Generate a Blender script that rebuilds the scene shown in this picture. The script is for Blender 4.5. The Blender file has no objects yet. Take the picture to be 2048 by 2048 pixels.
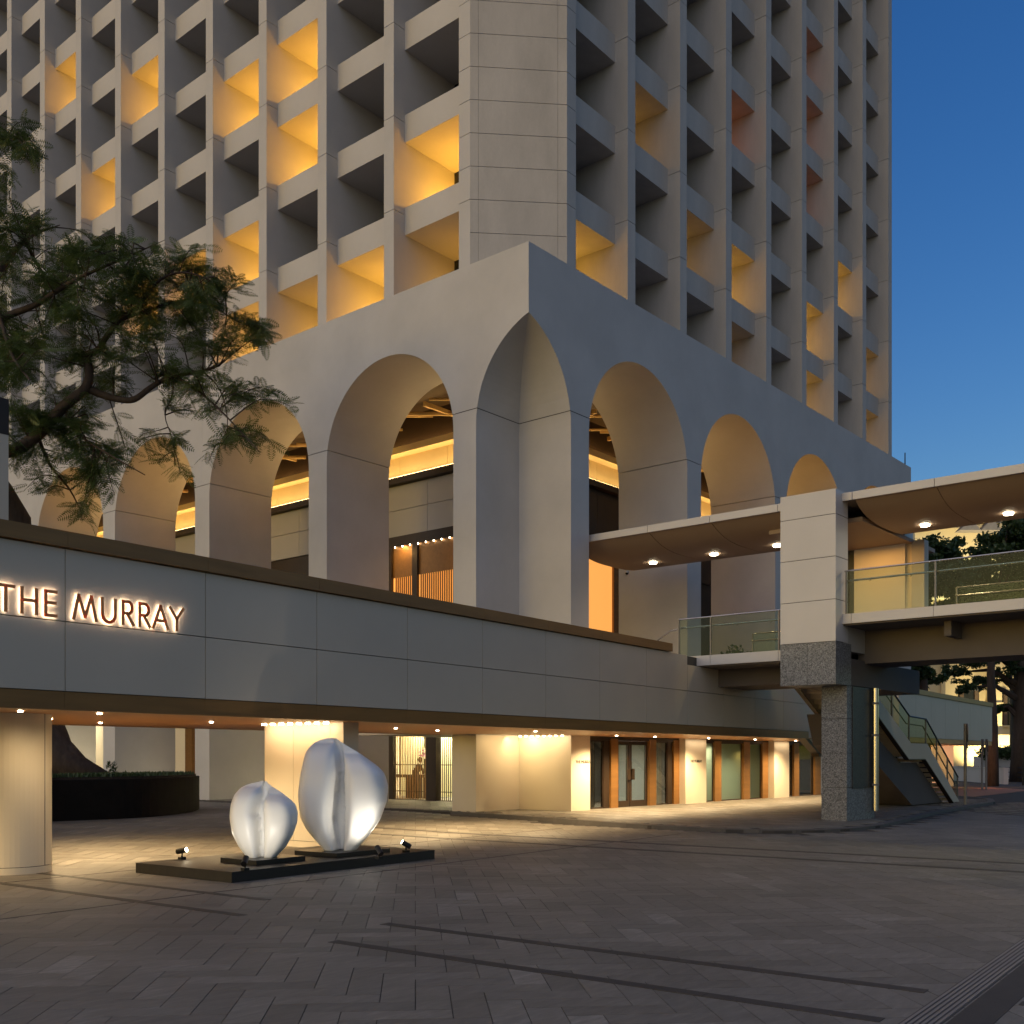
import bpy, bmesh, math, random
import numpy as np
from mathutils import Vector, Matrix, Euler

random.seed(7)
rng = np.random.default_rng(7)
SC = bpy.context.scene
COL = SC.collection
R = math.radians

# ------------------------------------------------------------------ camera
FPX, CX, HY, CAMH, YAW = 2124.0, 1024.0, 1515.0, 1.8, R(39.9)   # in pixels of the 2048 photograph
cd = bpy.data.cameras.new('camera')
cam = bpy.data.objects.new('camera', cd)
COL.objects.link(cam)
cam.location = (0, 0, CAMH)
cam.rotation_euler = (R(90), 0, YAW - R(90))
cd.sensor_fit = 'HORIZONTAL'
cd.sensor_width = 36.0
cd.lens = 36.0 * FPX / 2048.0
cd.shift_x = 0.0
cd.shift_y = (HY - 1024.0) / 2048.0
cd.clip_start = 0.1
cd.clip_end = 2000
SC.camera = cam
SC.render.resolution_x = SC.render.resolution_y = 1024

# ------------------------------------------------------------------ sky, sun, exposure
SUN_AZ = R(170)      # direction of the afterglow, counter-clockwise from +X
SUN_EL = R(28)
w = bpy.data.worlds.new('World')
SC.world = w
w.use_nodes = True
wn = w.node_tree
bg = wn.nodes['Background']
sky = wn.nodes.new('ShaderNodeTexSky')
sky.sky_type = 'NISHITA'
sky.sun_disc = False
sky.sun_elevation = R(4)
sky.sun_rotation = R(90) - SUN_AZ
sky.altitude = 0
sky.air_density = 1.0
sky.dust_density = 1.1
sky.ozone_density = 2.5
hs = wn.nodes.new('ShaderNodeHueSaturation')
hs.inputs['Saturation'].default_value = 1.26
hs.inputs['Hue'].default_value = 0.522
wn.links.new(sky.outputs[0], hs.inputs['Color'])
wn.links.new(hs.outputs[0], bg.inputs[0])
bg.inputs[1].default_value = 0.15
sl = bpy.data.lights.new('sun', 'SUN')
sl.energy = 0.85
sl.angle = R(122)
sl.color = (1.0, 0.87, 0.78)
so = bpy.data.objects.new('sun', sl)
COL.objects.link(so)
sd = Vector((math.cos(SUN_AZ) * math.cos(SUN_EL), math.sin(SUN_AZ) * math.cos(SUN_EL), math.sin(SUN_EL)))
so.rotation_euler = sd.to_track_quat('Z', 'Y').to_euler()
so.location = sd * 60
SC.view_settings.view_transform = 'Standard'
SC.view_settings.look = 'None'
SC.view_settings.exposure = 0.60
SC.view_settings.gamma = 1.0
SC.view_settings.use_curve_mapping = False

# ------------------------------------------------------------------ pixel -> place helpers
ca, sa = math.cos(YAW), math.sin(YAW)
def ray(px, py):
    q = (px - CX) / FPX
    return (ca + q * sa, sa - q * ca, (HY - py) / FPX)
def gnd(px, py, z=0.0):
    d = ray(px, py); t = (z - CAMH) / d[2]
    return (d[0] * t, d[1] * t, z)
def onX(px, py, X):
    d = ray(px, py); t = X / d[0]
    return (X, d[1] * t, CAMH + d[2] * t)
def onY(px, py, Y):
    d = ray(px, py); t = Y / d[1]
    return (d[0] * t, Y, CAMH + d[2] * t)
def atd(px, py, dep):
    d = ray(px, py)
    return (d[0] * dep, d[1] * dep, CAMH + d[2] * dep)
TH = R(3.783)                       # the canopy and the paving lines are turned this much from the tower
cth, sth = math.cos(TH), math.sin(TH)
def cf(s, t, z=0.0):                # canopy frame -> world
    return (s * cth - t * sth, s * sth + t * cth, z)
def tocf(x, y):
    return (x * cth + y * sth, -x * sth + y * cth)

# ------------------------------------------------------------------ object helpers
def tag(o, label=None, cat=None, group=None, kind=None):
    if label: o['label'] = label
    if cat: o['category'] = cat
    if group: o['group'] = group
    if kind: o['kind'] = kind
    return o
def empty(name, loc=(0, 0, 0), label=None, cat=None, group=None, rz=0):
    o = bpy.data.objects.new(name, None)
    COL.objects.link(o)
    o.location = loc
    o.rotation_euler = (0, 0, rz)
    o.empty_display_size = 0.2
    return tag(o, label, cat, group)
def link(name, me, parent=None, loc=None, rot=None):
    o = bpy.data.objects.new(name, me)
    COL.objects.link(o)
    if parent is not None:
        o.parent = parent
        if parent.get('_abs', False) or True:
            pass
    if loc is not None: o.location = loc
    if rot is not None: o.rotation_euler = rot
    return o

class MB:
    """collects shapes; build() links them as one mesh object"""
    def __init__(s): s.v = []; s.f = []
    def add(s, vs, fs):
        n = len(s.v); s.v += [tuple(a) for a in vs]; s.f += [tuple(i + n for i in f) for f in fs]; return s
    def box(s, x0, x1, y0, y1, z0, z1, fr=None):
        if x0 > x1: x0, x1 = x1, x0
        if y0 > y1: y0, y1 = y1, y0
        if z0 > z1: z0, z1 = z1, z0
        vs = [(x0, y0, z0), (x1, y0, z0), (x1, y1, z0), (x0, y1, z0), (x0, y0, z1), (x1, y0, z1), (x1, y1, z1), (x0, y1, z1)]
        if fr: vs = [fr(*a) for a in vs]
        return s.add(vs, [(3, 2, 1, 0), (4, 5, 6, 7), (0, 1, 5, 4), (1, 2, 6, 5), (2, 3, 7, 6), (3, 0, 4, 7)])
    def prism(s, poly, fn):
        """poly: list of 2d points counter-clockwise; fn(a,b,side) side 0/1 -> 3d"""
        n = len(poly)
        vs = [fn(a, b, 0) for a, b in poly] + [fn(a, b, 1) for a, b in poly]
        fs = [tuple(range(n))[::-1], tuple(range(n, 2 * n))] + [(i, (i + 1) % n, n + (i + 1) % n, n + i) for i in range(n)]
        return s.add(vs, fs)
    def plan(s, poly, z0, z1):
        return s.prism(poly, lambda a, b, k: (a, b, z1 if k else z0))
    def tube(s, pts, rad, n=8, caps=True):
        pts = [Vector(p) for p in pts]
        if not hasattr(rad, '__len__'): rad = [rad] * len(pts)
        rings = []; up = None
        for i, p in enumerate(pts):
            if i == 0: t = pts[1] - p
            elif i == len(pts) - 1: t = p - pts[i - 1]
            else: t = (pts[i + 1] - pts[i - 1])
            t.normalize()
            if up is None:
                up = Vector((0, 0, 1)) if abs(t.z) < .9 else Vector((1, 0, 0))
            a = t.cross(up); 
            if a.length < 1e-5: a = t.cross(Vector((0, 1, 0)))
            a.normalize(); b = a.cross(t); up = b
            rings.append([p + (a * math.cos(2 * math.pi * k / n) + b * math.sin(2 * math.pi * k / n)) * rad[i] for k in range(n)])
        vs = [q for r in rings for q in r]; fs = []
        for i in range(len(pts) - 1):
            for k in range(n):
                k2 = (k + 1) % n
                fs.append((i * n + k, i * n + k2, (i + 1) * n + k2, (i + 1) * n + k))
        if caps:
            fs.append(tuple(range(n))[::-1]); fs.append(tuple((len(pts) - 1) * n + k for k in range(n)))
        return s.add(vs, fs)
    def cyl(s, x, y, z0, z1, r, n=24, r1=None):
        return s.tube([(x, y, z0), (x, y, z1)], [r, r if r1 is None else r1], n)
    def mesh(s, name, mat=None, smooth=False):
        me = bpy.data.meshes.new(name)
        me.from_pydata(s.v, [], s.f)
        if mat: me.materials.append(mat)
        bm = bmesh.new(); bm.from_mesh(me); bmesh.ops.recalc_face_normals(bm, faces=bm.faces); bm.to_mesh(me); bm.free()
        if smooth: 
            me.polygons.foreach_set('use_smooth', [True] * len(me.polygons))
        me.update()
        return me
    def build(s, name, mat=None, parent=None, smooth=False, bevel=0, kind=None, loc=None):
        me = s.mesh(name, mat, smooth)
        o = bpy.data.objects.new(name, me)
        COL.objects.link(o)
        if parent is not None:
            o.parent = parent
            o.matrix_parent_inverse = parent_inv(parent)
        if bevel:
            m = o.modifiers.new('bevel', 'BEVEL'); m.width = bevel; m.segments = 2; m.limit_method = 'ANGLE'
        if kind: o['kind'] = kind
        return o
def world_of(o):
    m = Matrix.LocRotScale(o.location, o.rotation_euler, o.scale)
    if o.parent is not None: m = world_of(o.parent) @ o.matrix_parent_inverse @ m
    return m
def parent_inv(p): return world_of(p).inverted()
def setp(o, p):
    o.parent = p; o.matrix_parent_inverse = parent_inv(p); return o
def inst(name, me, parent, loc, rz=0.0):
    o = bpy.data.objects.new(name, me)
    COL.objects.link(o)
    o.location = loc; o.rotation_euler = (0, 0, rz)
    if parent is not None: setp(o, parent)
    return o
def lamp(name, kind, loc, energy, color, parent, aim=None, **kw):
    l = bpy.data.lights.new(name, kind)
    l.energy = energy; l.color = color
    for k, v in kw.items(): setattr(l, k, v)
    o = bpy.data.objects.new(name, l)
    COL.objects.link(o)
    o.location = loc
    if aim is not None:
        o.rotation_euler = (Vector(loc) - Vector(aim)).to_track_quat('Z', 'Y').to_euler()
    if parent is not None: setp(o, parent)
    return o

# ------------------------------------------------------------------ materials
def nt(name):
    m = bpy.data.materials.new(name); m.use_nodes = True
    return m, m.node_tree, m.node_tree.nodes['Principled BSDF']
def N(t, kind, **kw):
    n = t.nodes.new(kind)
    for k, v in kw.items():
        if k in n.inputs: n.inputs[k].default_value = v
        else: setattr(n, k, v)
    return n
def stone(name, col, var=0.12, scale=1.5, rough=0.6, bump=0.1, fine=60.0, streak=None, metallic=0.0, spec=0.4):
    """a procedural painted / stone / metal surface: two scales of mottling and a fine bump"""
    m, t, b = nt(name)
    tc = N(t, 'ShaderNodeTexCoord')
    mp = N(t, 'ShaderNodeMapping')
    t.links.new(tc.outputs['Object'], mp.inputs[0])
    if streak: mp.inputs['Scale'].default_value = streak
    n1 = N(t, 'ShaderNodeTexNoise', Scale=scale, Detail=6.0, Roughness=0.6)
    n2 = N(t, 'ShaderNodeTexNoise', Scale=fine, Detail=3.0)
    t.links.new(mp.outputs[0], n1.inputs['Vector']); t.links.new(mp.outputs[0], n2.inputs['Vector'])
    r = N(t, 'ShaderNodeMapRange'); r.inputs['From Min'].default_value = 0.3; r.inputs['From Max'].default_value = 0.7
    r.inputs['To Min'].default_value = 1 - var; r.inputs['To Max'].default_value = 1 + var
    t.links.new(n1.outputs[0], r.inputs[0])
    r2 = N(t, 'ShaderNodeMapRange'); r2.inputs['To Min'].default_value = 1 - var * .5; r2.inputs['To Max'].default_value = 1 + var * .5
    t.links.new(n2.outputs[0], r2.inputs[0])
    mu = N(t, 'ShaderNodeMath', operation='MULTIPLY'); t.links.new(r.outputs[0], mu.inputs[0]); t.links.new(r2.outputs[0], mu.inputs[1])
    mx = N(t, 'ShaderNodeVectorMath', operation='SCALE'); mx.inputs[0].default_value = col
    t.links.new(mu.outputs[0], mx.inputs['Scale'])
    t.links.new(mx.outputs[0], b.inputs['Base Color'])
    b.inputs['Roughness'].default_value = rough
    b.inputs['Metallic'].default_value = metallic
    b.inputs['Specular IOR Level'].default_value = spec
    if bump:
        bp = N(t, 'ShaderNodeBump', Strength=bump, Distance=0.01)
        t.links.new(n2.outputs[0], bp.inputs['Height']); t.links.new(bp.outputs[0], b.inputs['Normal'])
    return m
def emit(name, col, strength):
    m, t, b = nt(name)
    b.inputs['Base Color'].default_value = (*col, 1)
    b.inputs['Emission Color'].default_value = (*col, 1)
    b.inputs['Emission Strength'].default_value = strength
    return m
def glass(name, tint=(.8, .9, .88), refl=1.0, rough=0.0):
    m, t, b = nt(name)
    t.nodes.remove(b)
    out = [n for n in t.nodes if n.type == 'OUTPUT_MATERIAL'][0]
    tr = N(t, 'ShaderNodeBsdfTransparent'); tr.inputs[0].default_value = (*tint, 1)
    gl = N(t, 'ShaderNodeBsdfGlossy'); gl.inputs['Roughness'].default_value = rough; gl.inputs[0].default_value = (.9, .95, .95, 1)
    fr = N(t, 'ShaderNodeFresnel'); ge = N(t, 'ShaderNodeNewGeometry')      # same reflectance on both faces of a thin pane
    io = N(t, 'ShaderNodeMath', operation='MULTIPLY_ADD'); io.inputs[1].default_value = 1 / 1.5 - 1.5; io.inputs[2].default_value = 1.5
    t.links.new(ge.outputs['Backfacing'], io.inputs[0]); t.links.new(io.outputs[0], fr.inputs[0])
    ml = N(t, 'ShaderNodeMath', operation='MULTIPLY'); ml.inputs[1].default_value = refl; ml.use_clamp = True
    t.links.new(fr.outputs[0], ml.inputs[0])
    mx = N(t, 'ShaderNodeMixShader')
    t.links.new(ml.outputs[0], mx.inputs[0]); t.links.new(tr.outputs[0], mx.inputs[1]); t.links.new(gl.outputs[0], mx.inputs[2])
    t.links.new(mx.outputs[0], out.inputs['Surface'])
    return m
def frosted(name, tint):
    m, t, b = nt(name)
    t.nodes.remove(b)
    out = [n for n in t.nodes if n.type == 'OUTPUT_MATERIAL'][0]
    tl = N(t, 'ShaderNodeBsdfTranslucent'); tl.inputs[0].default_value = (*tint, 1)
    gl = N(t, 'ShaderNodeBsdfGlossy'); gl.inputs['Roughness'].default_value = 0.12
    mx = N(t, 'ShaderNodeMixShader'); mx.inputs[0].default_value = 0.10
    t.links.new(tl.outputs[0], mx.inputs[1]); t.links.new(gl.outputs[0], mx.inputs[2]); t.links.new(mx.outputs[0], out.inputs['Surface'])
    return m
def granite(name, base, rough=0.5):
    m, t, b = nt(name)
    tc = N(t, 'ShaderNodeTexCoord')
    v = N(t, 'ShaderNodeTexVoronoi', Scale=38.0); t.links.new(tc.outputs['Object'], v.inputs['Vector'])
    n = N(t, 'ShaderNodeTexNoise', Scale=55.0, Detail=4.0, Roughness=0.7); t.links.new(tc.outputs['Object'], n.inputs['Vector'])
    ad = N(t, 'ShaderNodeMath', operation='MULTIPLY_ADD'); ad.inputs[1].default_value = 0.35
    t.links.new(v.outputs['Color'], ad.inputs[0]); t.links.new(n.outputs[0], ad.inputs[2])
    cr = N(t, 'ShaderNodeValToRGB')
    e = cr.color_ramp.elements
    e[0].position = 0.42; e[0].color = (base * .22, base * .22, base * .22, 1)
    e[1].position = 0.86; e[1].color = (base * 2.6, base * 2.6, base * 2.55, 1)
    k = cr.color_ramp.elements.new(0.62); k.color = (base, base * .99, base * .97, 1)
    t.links.new(ad.outputs[0], cr.inputs[0]); t.links.new(cr.outputs[0], b.inputs['Base Color'])
    b.inputs['Roughness'].default_value = rough
    return m
def wood(name, c1, c2, rough=0.4):
    m, t, b = nt(name)
    tc = N(t, 'ShaderNodeTexCoord'); mp = N(t, 'ShaderNodeMapping'); mp.inputs['Scale'].default_value = (0.25, 9, 9)
    mp.inputs['Rotation'].default_value = (0, 0, -TH)
    t.links.new(tc.outputs['Object'], mp.inputs[0])
    n = N(t, 'ShaderNodeTexNoise', Scale=2.0, Detail=8.0, Roughness=0.65); t.links.new(mp.outputs[0], n.inputs['Vector'])
    cr = N(t, 'ShaderNodeValToRGB'); e = cr.color_ramp.elements
    e[0].position = .32; e[0].color = (*c1, 1); e[1].position = .68; e[1].color = (*c2, 1)
    t.links.new(n.outputs[0], cr.inputs[0]); t.links.new(cr.outputs[0], b.inputs['Base Color'])
    b.inputs['Roughness'].default_value = rough
    return m
def leafmat(name, c1, c2, scale=0.7):
    m, t, b = nt(name)
    out = [n for n in t.nodes if n.type == 'OUTPUT_MATERIAL'][0]
    g = N(t, 'ShaderNodeNewGeometry')
    cr = N(t, 'ShaderNodeValToRGB'); e = cr.color_ramp.elements
    e[0].color = (*c1, 1); e[1].color = (*c2, 1)
    tc = N(t, 'ShaderNodeTexCoord'); n = N(t, 'ShaderNodeTexNoise', Scale=scale, Detail=2.0); t.links.new(tc.outputs['Object'], n.inputs['Vector'])
    mx = N(t, 'ShaderNodeMath', operation='MULTIPLY_ADD'); mx.inputs[1].default_value = 0.5
    t.links.new(g.outputs['Random Per Island'], mx.inputs[0]); 
    sb = N(t, 'ShaderNodeMath', operation='SUBTRACT'); sb.inputs[1].default_value = 0.25
    t.links.new(n.outputs[0], sb.inputs[0]); t.links.new(sb.outputs[0], mx.inputs[2])
    t.links.new(mx.outputs[0], cr.inputs[0]); t.links.new(cr.outputs[0], b.inputs['Base Color'])
    b.inputs['Roughness'].default_value = 0.5
    tl = N(t, 'ShaderNodeBsdfTranslucent'); t.links.new(cr.outputs[0], tl.inputs[0])
    ms = N(t, 'ShaderNodeMixShader'); ms.inputs[0].default_value = 0.3
    t.links.new(b.outputs[0], ms.inputs[1]); t.links.new(tl.outputs[0], ms.inputs[2]); t.links.new(ms.outputs[0], out.inputs['Surface'])
    return m
def pavermat():
    m, t, b = nt('paver stone')
    at = N(t, 'ShaderNodeAttribute', attribute_name='tone')
    tc = N(t, 'ShaderNodeTexCoord'); mp = N(t, 'ShaderNodeMapping')
    mp.inputs['Rotation'].default_value = (0, 0, -R(45.1) + R(90)); mp.inputs['Scale'].default_value = (2.2, 9.0, 4)
    t.links.new(tc.outputs['Object'], mp.inputs[0])
    n = N(t, 'ShaderNodeTexNoise', Scale=1.6, Detail=7.0, Roughness=0.7); t.links.new(mp.outputs[0], n.inputs['Vector'])
    n3 = N(t, 'ShaderNodeTexNoise', Scale=0.35, Detail=4.0); t.links.new(tc.outputs['Object'], n3.inputs['Vector'])
    n2 = N(t, 'ShaderNodeTexNoise', Scale=120.0, Detail=3.0); t.links.new(tc.outputs['Object'], n2.inputs['Vector'])
    a = N(t, 'ShaderNodeMath', operation='MULTIPLY_ADD'); a.inputs[1].default_value = 0.30
    t.links.new(at.outputs['Fac'], a.inputs[0]); t.links.new(n.outputs[0], a.inputs[2])
    a2 = N(t, 'ShaderNodeMath', operation='MULTIPLY_ADD'); a2.inputs[1].default_value = 0.5
    t.links.new(n3.outputs[0], a2.inputs[0]); t.links.new(a.outputs[0], a2.inputs[2])
    cr = N(t, 'ShaderNodeValToRGB'); e = cr.color_ramp.elements
    e[0].position = 0.45; e[0].color = (.104, .093, .076, 1); e[1].position = 1.35 / 1.6; e[1].color = (.31, .282, .24, 1)
    k = cr.color_ramp.elements.new(0.66); k.color = (.175, .158, .131, 1)
    sc = N(t, 'ShaderNodeMath', operation='MULTIPLY'); sc.inputs[1].default_value = 0.64
    t.links.new(a2.outputs[0], sc.inputs[0]); t.links.new(sc.outputs[0], cr.inputs[0]); t.links.new(cr.outputs[0], b.inputs['Base Color'])
    rr = N(t, 'ShaderNodeMapRange'); rr.inputs['To Min'].default_value = .48; rr.inputs['To Max'].default_value = .72
    t.links.new(n.outputs[0], rr.inputs[0]); t.links.new(rr.outputs[0], b.inputs['Roughness'])
    bp = N(t, 'ShaderNodeBump', Strength=0.25, Distance=0.004); t.links.new(n2.outputs[0], bp.inputs['Height'])
    bp2 = N(t, 'ShaderNodeBump', Strength=0.25, Distance=0.01); t.links.new(n.outputs[0], bp2.inputs['Height']); t.links.new(bp.outputs[0], bp2.inputs['Normal'])
    t.links.new(bp2.outputs[0], b.inputs['Normal'])
    return m

M = {}
M['facade'] = stone('white painted concrete', (.475, .453, .432), .08, .5, .75, .12, 30)
M['facade_warmed'] = stone('weathered concrete warmed against sky light', (.47, .437, .40), .13, .9, .8, .15, 25, streak=(1, 1, .35))  # streaky stains, plus a warm tint painted in to offset blue sky light
M['joint'] = stone('dark joint', (.05, .045, .04), .1)
M['panel'] = stone('grey beige stone panel', (.54, .46, .355), .05, .4, .5, .03, 60)
M['white_panel'] = stone('white metal panel', (.53, .50, .475), .04, .6, .4, .0)
M['cream'] = stone('cream stone wall', (.66, .585, .46), .04, .5, .55, .02)
M['greypanel'] = stone('grey wall panel', (.42, .40, .38), .04, .5, .5, .02)
M['bronze'] = stone('brushed bronze', (.25, .122, .036), .12, 2, .42, .05, 80, streak=(.3, 4, 4), metallic=.25)
M['darkbronze'] = stone('dark bronze', (.040, .024, .014), .15, 2, .45, .05, metallic=.2)
M['wood'] = wood('amber wood soffit', (.40, .17, .045), (.60, .29, .09))
M['gold'] = stone('warm metal wall', (.62, .47, .24), .06, .8, .45, .02, metallic=.3)
M['ceiling'] = stone('brown ceiling', (.075, .045, .022), .15, 1)
M['goldbar'] = stone('gold tube', (.60, .38, .13), .1, 2, .4, metallic=.3)
M['granite'] = granite('speckled granite', .115, .55)
M['granite_dark'] = granite('polished dark granite', .022, .5)
M['black'] = stone('black metal', (.018, .016, .015), .15, 3, .35, metallic=.3)
M['planter'] = stone('black honed stone', (.010, .009, .008), .2, 3, .8, .05, spec=.15)
M['plinth'] = stone('dark brown timber plinth', (.020, .015, .012), .2, 2, .5, streak=(.4, 5, 5))
M['steel'] = stone('stainless steel', (.55, .54, .52), .05, 3, .25, 0, metallic=1.0)
M['greysteel'] = stone('painted grey steel', (.20, .185, .17), .1, 3, .5, metallic=.2)
M['beam'] = stone('dull brown render', (.12, .10, .088), .1, .6, .8)
M['soffit'] = stone('brown metal soffit', (.30, .22, .165), .05, .5, .6, .0)
M['darkglass'] = stone('dark window', (.02, .022, .025), .1, 1, .08, 0)
M['glass'] = glass('clear glass', (.82, .90, .86))
M['glass_green'] = glass('green tinted glass', (.78, .84, .79), .18)
M['glass_dark'] = glass('tinted shop glass', (.55, .56, .52), 1.0)
M['frost'] = frosted('frosted glass', (.50, .52, .40))
M['asphalt'] = stone('asphalt', (.05, .048, .046), .15, .8, .8, .3, 120)
M['mortar'] = stone('mortar', (.055, .048, .042), .15, 2, .9)
M['paver'] = pavermat()
M['strip'] = stone('dark granite strip', (.042, .036, .031), .2, 3, .65)
M['kerb'] = stone('dark kerb stone', (.10, .09, .08), .15, 2, .7)
M['soil'] = stone('soil', (.03, .024, .018), .3, 3, .9)
M['bark'] = stone('bark', (.055, .038, .028), .35, 3, .85, .8, 18, streak=(2, 2, .5))
M['leaf'] = leafmat('feathery leaf', (.035, .070, .018), (.125, .175, .05))
M['leaf2'] = leafmat('broad leaf', (.018, .045, .012), (.055, .095, .03))
M['brick'] = stone('red brick paving', (.36, .17, .10), .15, 4, .8)
M['yellow'] = stone('cream yellow stucco', (.72, .60, .34), .06, .6, .8)
M['shutter'] = stone('dark timber shutter', (.10, .07, .045), .1)
M['white'] = stone('white gloss paint', (.82, .81, .78), .01, 1, .36, 0, spec=.4)
M['skin'] = stone('skin', (.55, .34, .25), .05, 5, .5)
M['hair'] = stone('dark hair', (.015, .010, .008), .2, 5, .4)
M['suit'] = stone('black suit', (.012, .012, .013), .2, 4, .8)
M['shirt'] = stone('white shirt', (.7, .7, .68), .05, 4, .8)
M['orchid'] = stone('magenta petals', (.50, .05, .28), .15, 6, .5)
M['letter'] = stone('copper letter', (.80, .30, .10), .08, 4, .5)
M['led_warm'] = emit('warm led', (1.0, .80, .52), 14.0)
M['led_sign'] = emit('sign led', (1.0, .90, .74), 6.5)
M['led_amber'] = emit('amber led', (1.0, .68, .30), 10.0)
M['bulb'] = emit('lamp lens', (1.0, .84, .58), 26.0)
M['glow_room'] = emit('lit room', (1.0, .42, .09), .62)

# ================================================================== GROUND
KERB = [(24.15, 40.0), (24.12, 24.0), (23.86, 22.4), (23.5, 19.5), (23.12, 17.0), (22.80, 14.5), (22.98, 12.4), (23.35, 11.4), (24.2, 10.72),
        (25.26, 10.36), (27.0, 10.26), (30.0, 10.68), (33.9, 11.25), (38.5, 11.75), (44.0, 12.16), (47.0, 13.1), (49.5, 15.2)]
PAVE = KERB + [(49.5, 40.0)]
def inpoly(x, y, poly):
    c = False; n = len(poly); j = n - 1
    for i in range(n):
        xi, yi = poly[i]; xj, yj = poly[j]
        if (yi > y) != (yj > y) and x < (xj - xi) * (y - yi) / (yj - yi) + xi: c = not c
        j = i
    return c
def clamp(v, a, b): return max(a, min(b, v))
def pz(x, y): return 0.06 + 0.008 * clamp(y - 10.3, 0, 9.5)
def cz(x, y): return 0.1 * clamp((y - 17) / 9.0, 0, 1) if x < 30 else 0.0
def hgt(x, y): return pz(x, y) if inpoly(x, y, PAVE) else cz(x, y)

g = MB()
xs = [-600, -200, -60, -20, 0, 5, 10, 15, 20, 24.3, 30.01, 40, 60, 100, 300, 900]
ys = [-600, -200, -60, -20, 0, 5, 10, 14, 17, 20, 23, 26, 30, 40, 60, 120, 300, 900]
vs = [(x, y, cz(x, y) - .014) for y in ys for x in xs]
nx = len(xs)
g.add(vs, [(j * nx + i, j * nx + i + 1, (j + 1) * nx + i + 1, (j + 1) * nx + i) for j in range(len(ys) - 1) for i in range(nx - 1)])
plaza = tag(g.build('plaza', M['mortar']), kind='structure')
tag(plaza, 'grey stone plaza paved in herringbone before the hotel', 'plaza')
# the raised pavement: a slab whose edge is the kerb
pm = MB()
pts = [(x, y, pz(x, y) - .014) for x, y in PAVE]
pm.add(pts + [(x, y, -.05) for x, y in PAVE], [tuple(range(len(PAVE)))] + [(i, (i + 1) % len(PAVE), len(PAVE) + (i + 1) % len(PAVE), len(PAVE) + i) for i in range(len(PAVE))])
pavement = tag(pm.build('pavement', M['mortar']), kind='structure')
tag(pavement, 'raised stone pavement along the shop fronts behind a kerb', 'pavement')
# kerb stones, one by one
def resample(poly, step):
    out = [Vector((*poly[0], 0))]; rem = step
    for a, b in zip(poly, poly[1:]):
        a = Vector((*a, 0)); b = Vector((*b, 0)); L = (b - a).length; pos = 0
        while L - pos >= rem:
            pos += rem; out.append(a.lerp(b, pos / L)); rem = step
        rem -= L - pos
    return out
kp = resample(KERB[2:], 0.9)
for a, b in zip(kp, kp[1:]):
    d = (b - a).normalized(); n = Vector((-d.y, d.x, 0))      # n points to the pavement side
    if not inpoly(*((a + b) / 2 + n * .2).xy, PAVE): n = -n
    a2, b2 = a + d * .004, b - d * .004
    ko = MB(); q = [a2 - n * .02, b2 - n * .02, b2 + n * .24, a2 + n * .24]
    ko.add([(p.x, p.y, -.04) for p in q] + [(p.x, p.y, pz(p.x, p.y) + .003) for p in q], [(3, 2, 1, 0), (4, 5, 6, 7), (0, 1, 5, 4), (1, 2, 6, 5), (2, 3, 7, 6), (3, 0, 4, 7)])
    ko.build('kerb_stone', M['kerb'], pavement)

# herringbone pavers
W_, n_ = 0.262, 3
ang = R(45.1); c45, s45 = math.cos(ang), math.sin(ang)
GAP = 0.0032
cand = []
for j in range(-70, 230):            # j runs across, i away from the camera (local x = away)
    for m_ in range(-40, 60):
        for kind in (0, 1):
            if kind == 0:
                x0 = (j + 2 * n_ * m_) * W_; y0 = j * W_; lx, ly = n_ * W_, W_
            else:
                x0 = j * W_; y0 = (j - 2 * n_ + 1 + 2 * n_ * m_) * W_; lx, ly = W_, n_ * W_
            xc, yc = x0 + lx / 2, y0 + ly / 2
            wx, wy = xc * c45 - yc * s45, xc * s45 + yc * c45
            f = wx * ca + wy * sa; r = wx * sa - wy * ca
            if f < 5.6 or f > 52: continue
            if abs(r) > f * .50 + 1.5: continue
            cand.append((f, r, x0, y0, lx, ly, wx, wy))
cand.sort()
def paver_geo(x0, y0, lx, ly, z):
    a, b, c, d = x0 + GAP, x0 + lx - GAP, y0 + GAP, y0 + ly - GAP
    out = []
    tz = [z + random.uniform(-.0012, .0012) for _ in range(4)]
    for dz in (None, -.016):
        for k, (x, y) in enumerate(((a, c), (b, c), (b, d), (a, d))):
            out.append((x * c45 - y * s45, x * s45 + y * c45, tz[k] if dz is None else z + dz))
    return out
PF = [(0, 1, 2, 3), (0, 4, 5, 1), (1, 5, 6, 2), (2, 6, 7, 3), (3, 7, 4, 0)]
def paver_mesh(name, vs, fs, tones):
    me = bpy.data.meshes.new(name); me.from_pydata(vs, [], fs); me.materials.append(M['paver'])
    at = me.attributes.new('tone', 'FLOAT', 'FACE'); at.data.foreach_set('value', tones)
    return me
bulk = {0: ([], [], []), 1: ([], [], [])}
single = 0
for f, r, x0, y0, lx, ly, wx, wy in cand:
    inp = inpoly(wx, wy, PAVE)
    z = pz(wx, wy) if inp else cz(wx, wy)
    tone = clamp(random.gauss(.5, .24), 0, 1)
    vs = paver_geo(x0, y0, lx, ly, z)
    if inp:
        cs = vs[:4]
        if not all(inpoly(p[0], p[1], PAVE) for p in cs): continue
    elif any(inpoly(p[0], p[1], PAVE) for p in vs[:4]): continue
    vis = f > 7.15 and abs(r) < f * .482
    if not inp and vis and single < 300:
        single += 1
        o = bpy.data.objects.new('paver', paver_mesh('paver', vs, PF, [tone] * 5)); COL.objects.link(o); setp(o, plaza)
    else:
        V, Fc, T = bulk[1 if inp else 0]
        n = len(V); V += vs; Fc += [tuple(i + n for i in q) for q in PF]; T += [tone] * 5
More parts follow.
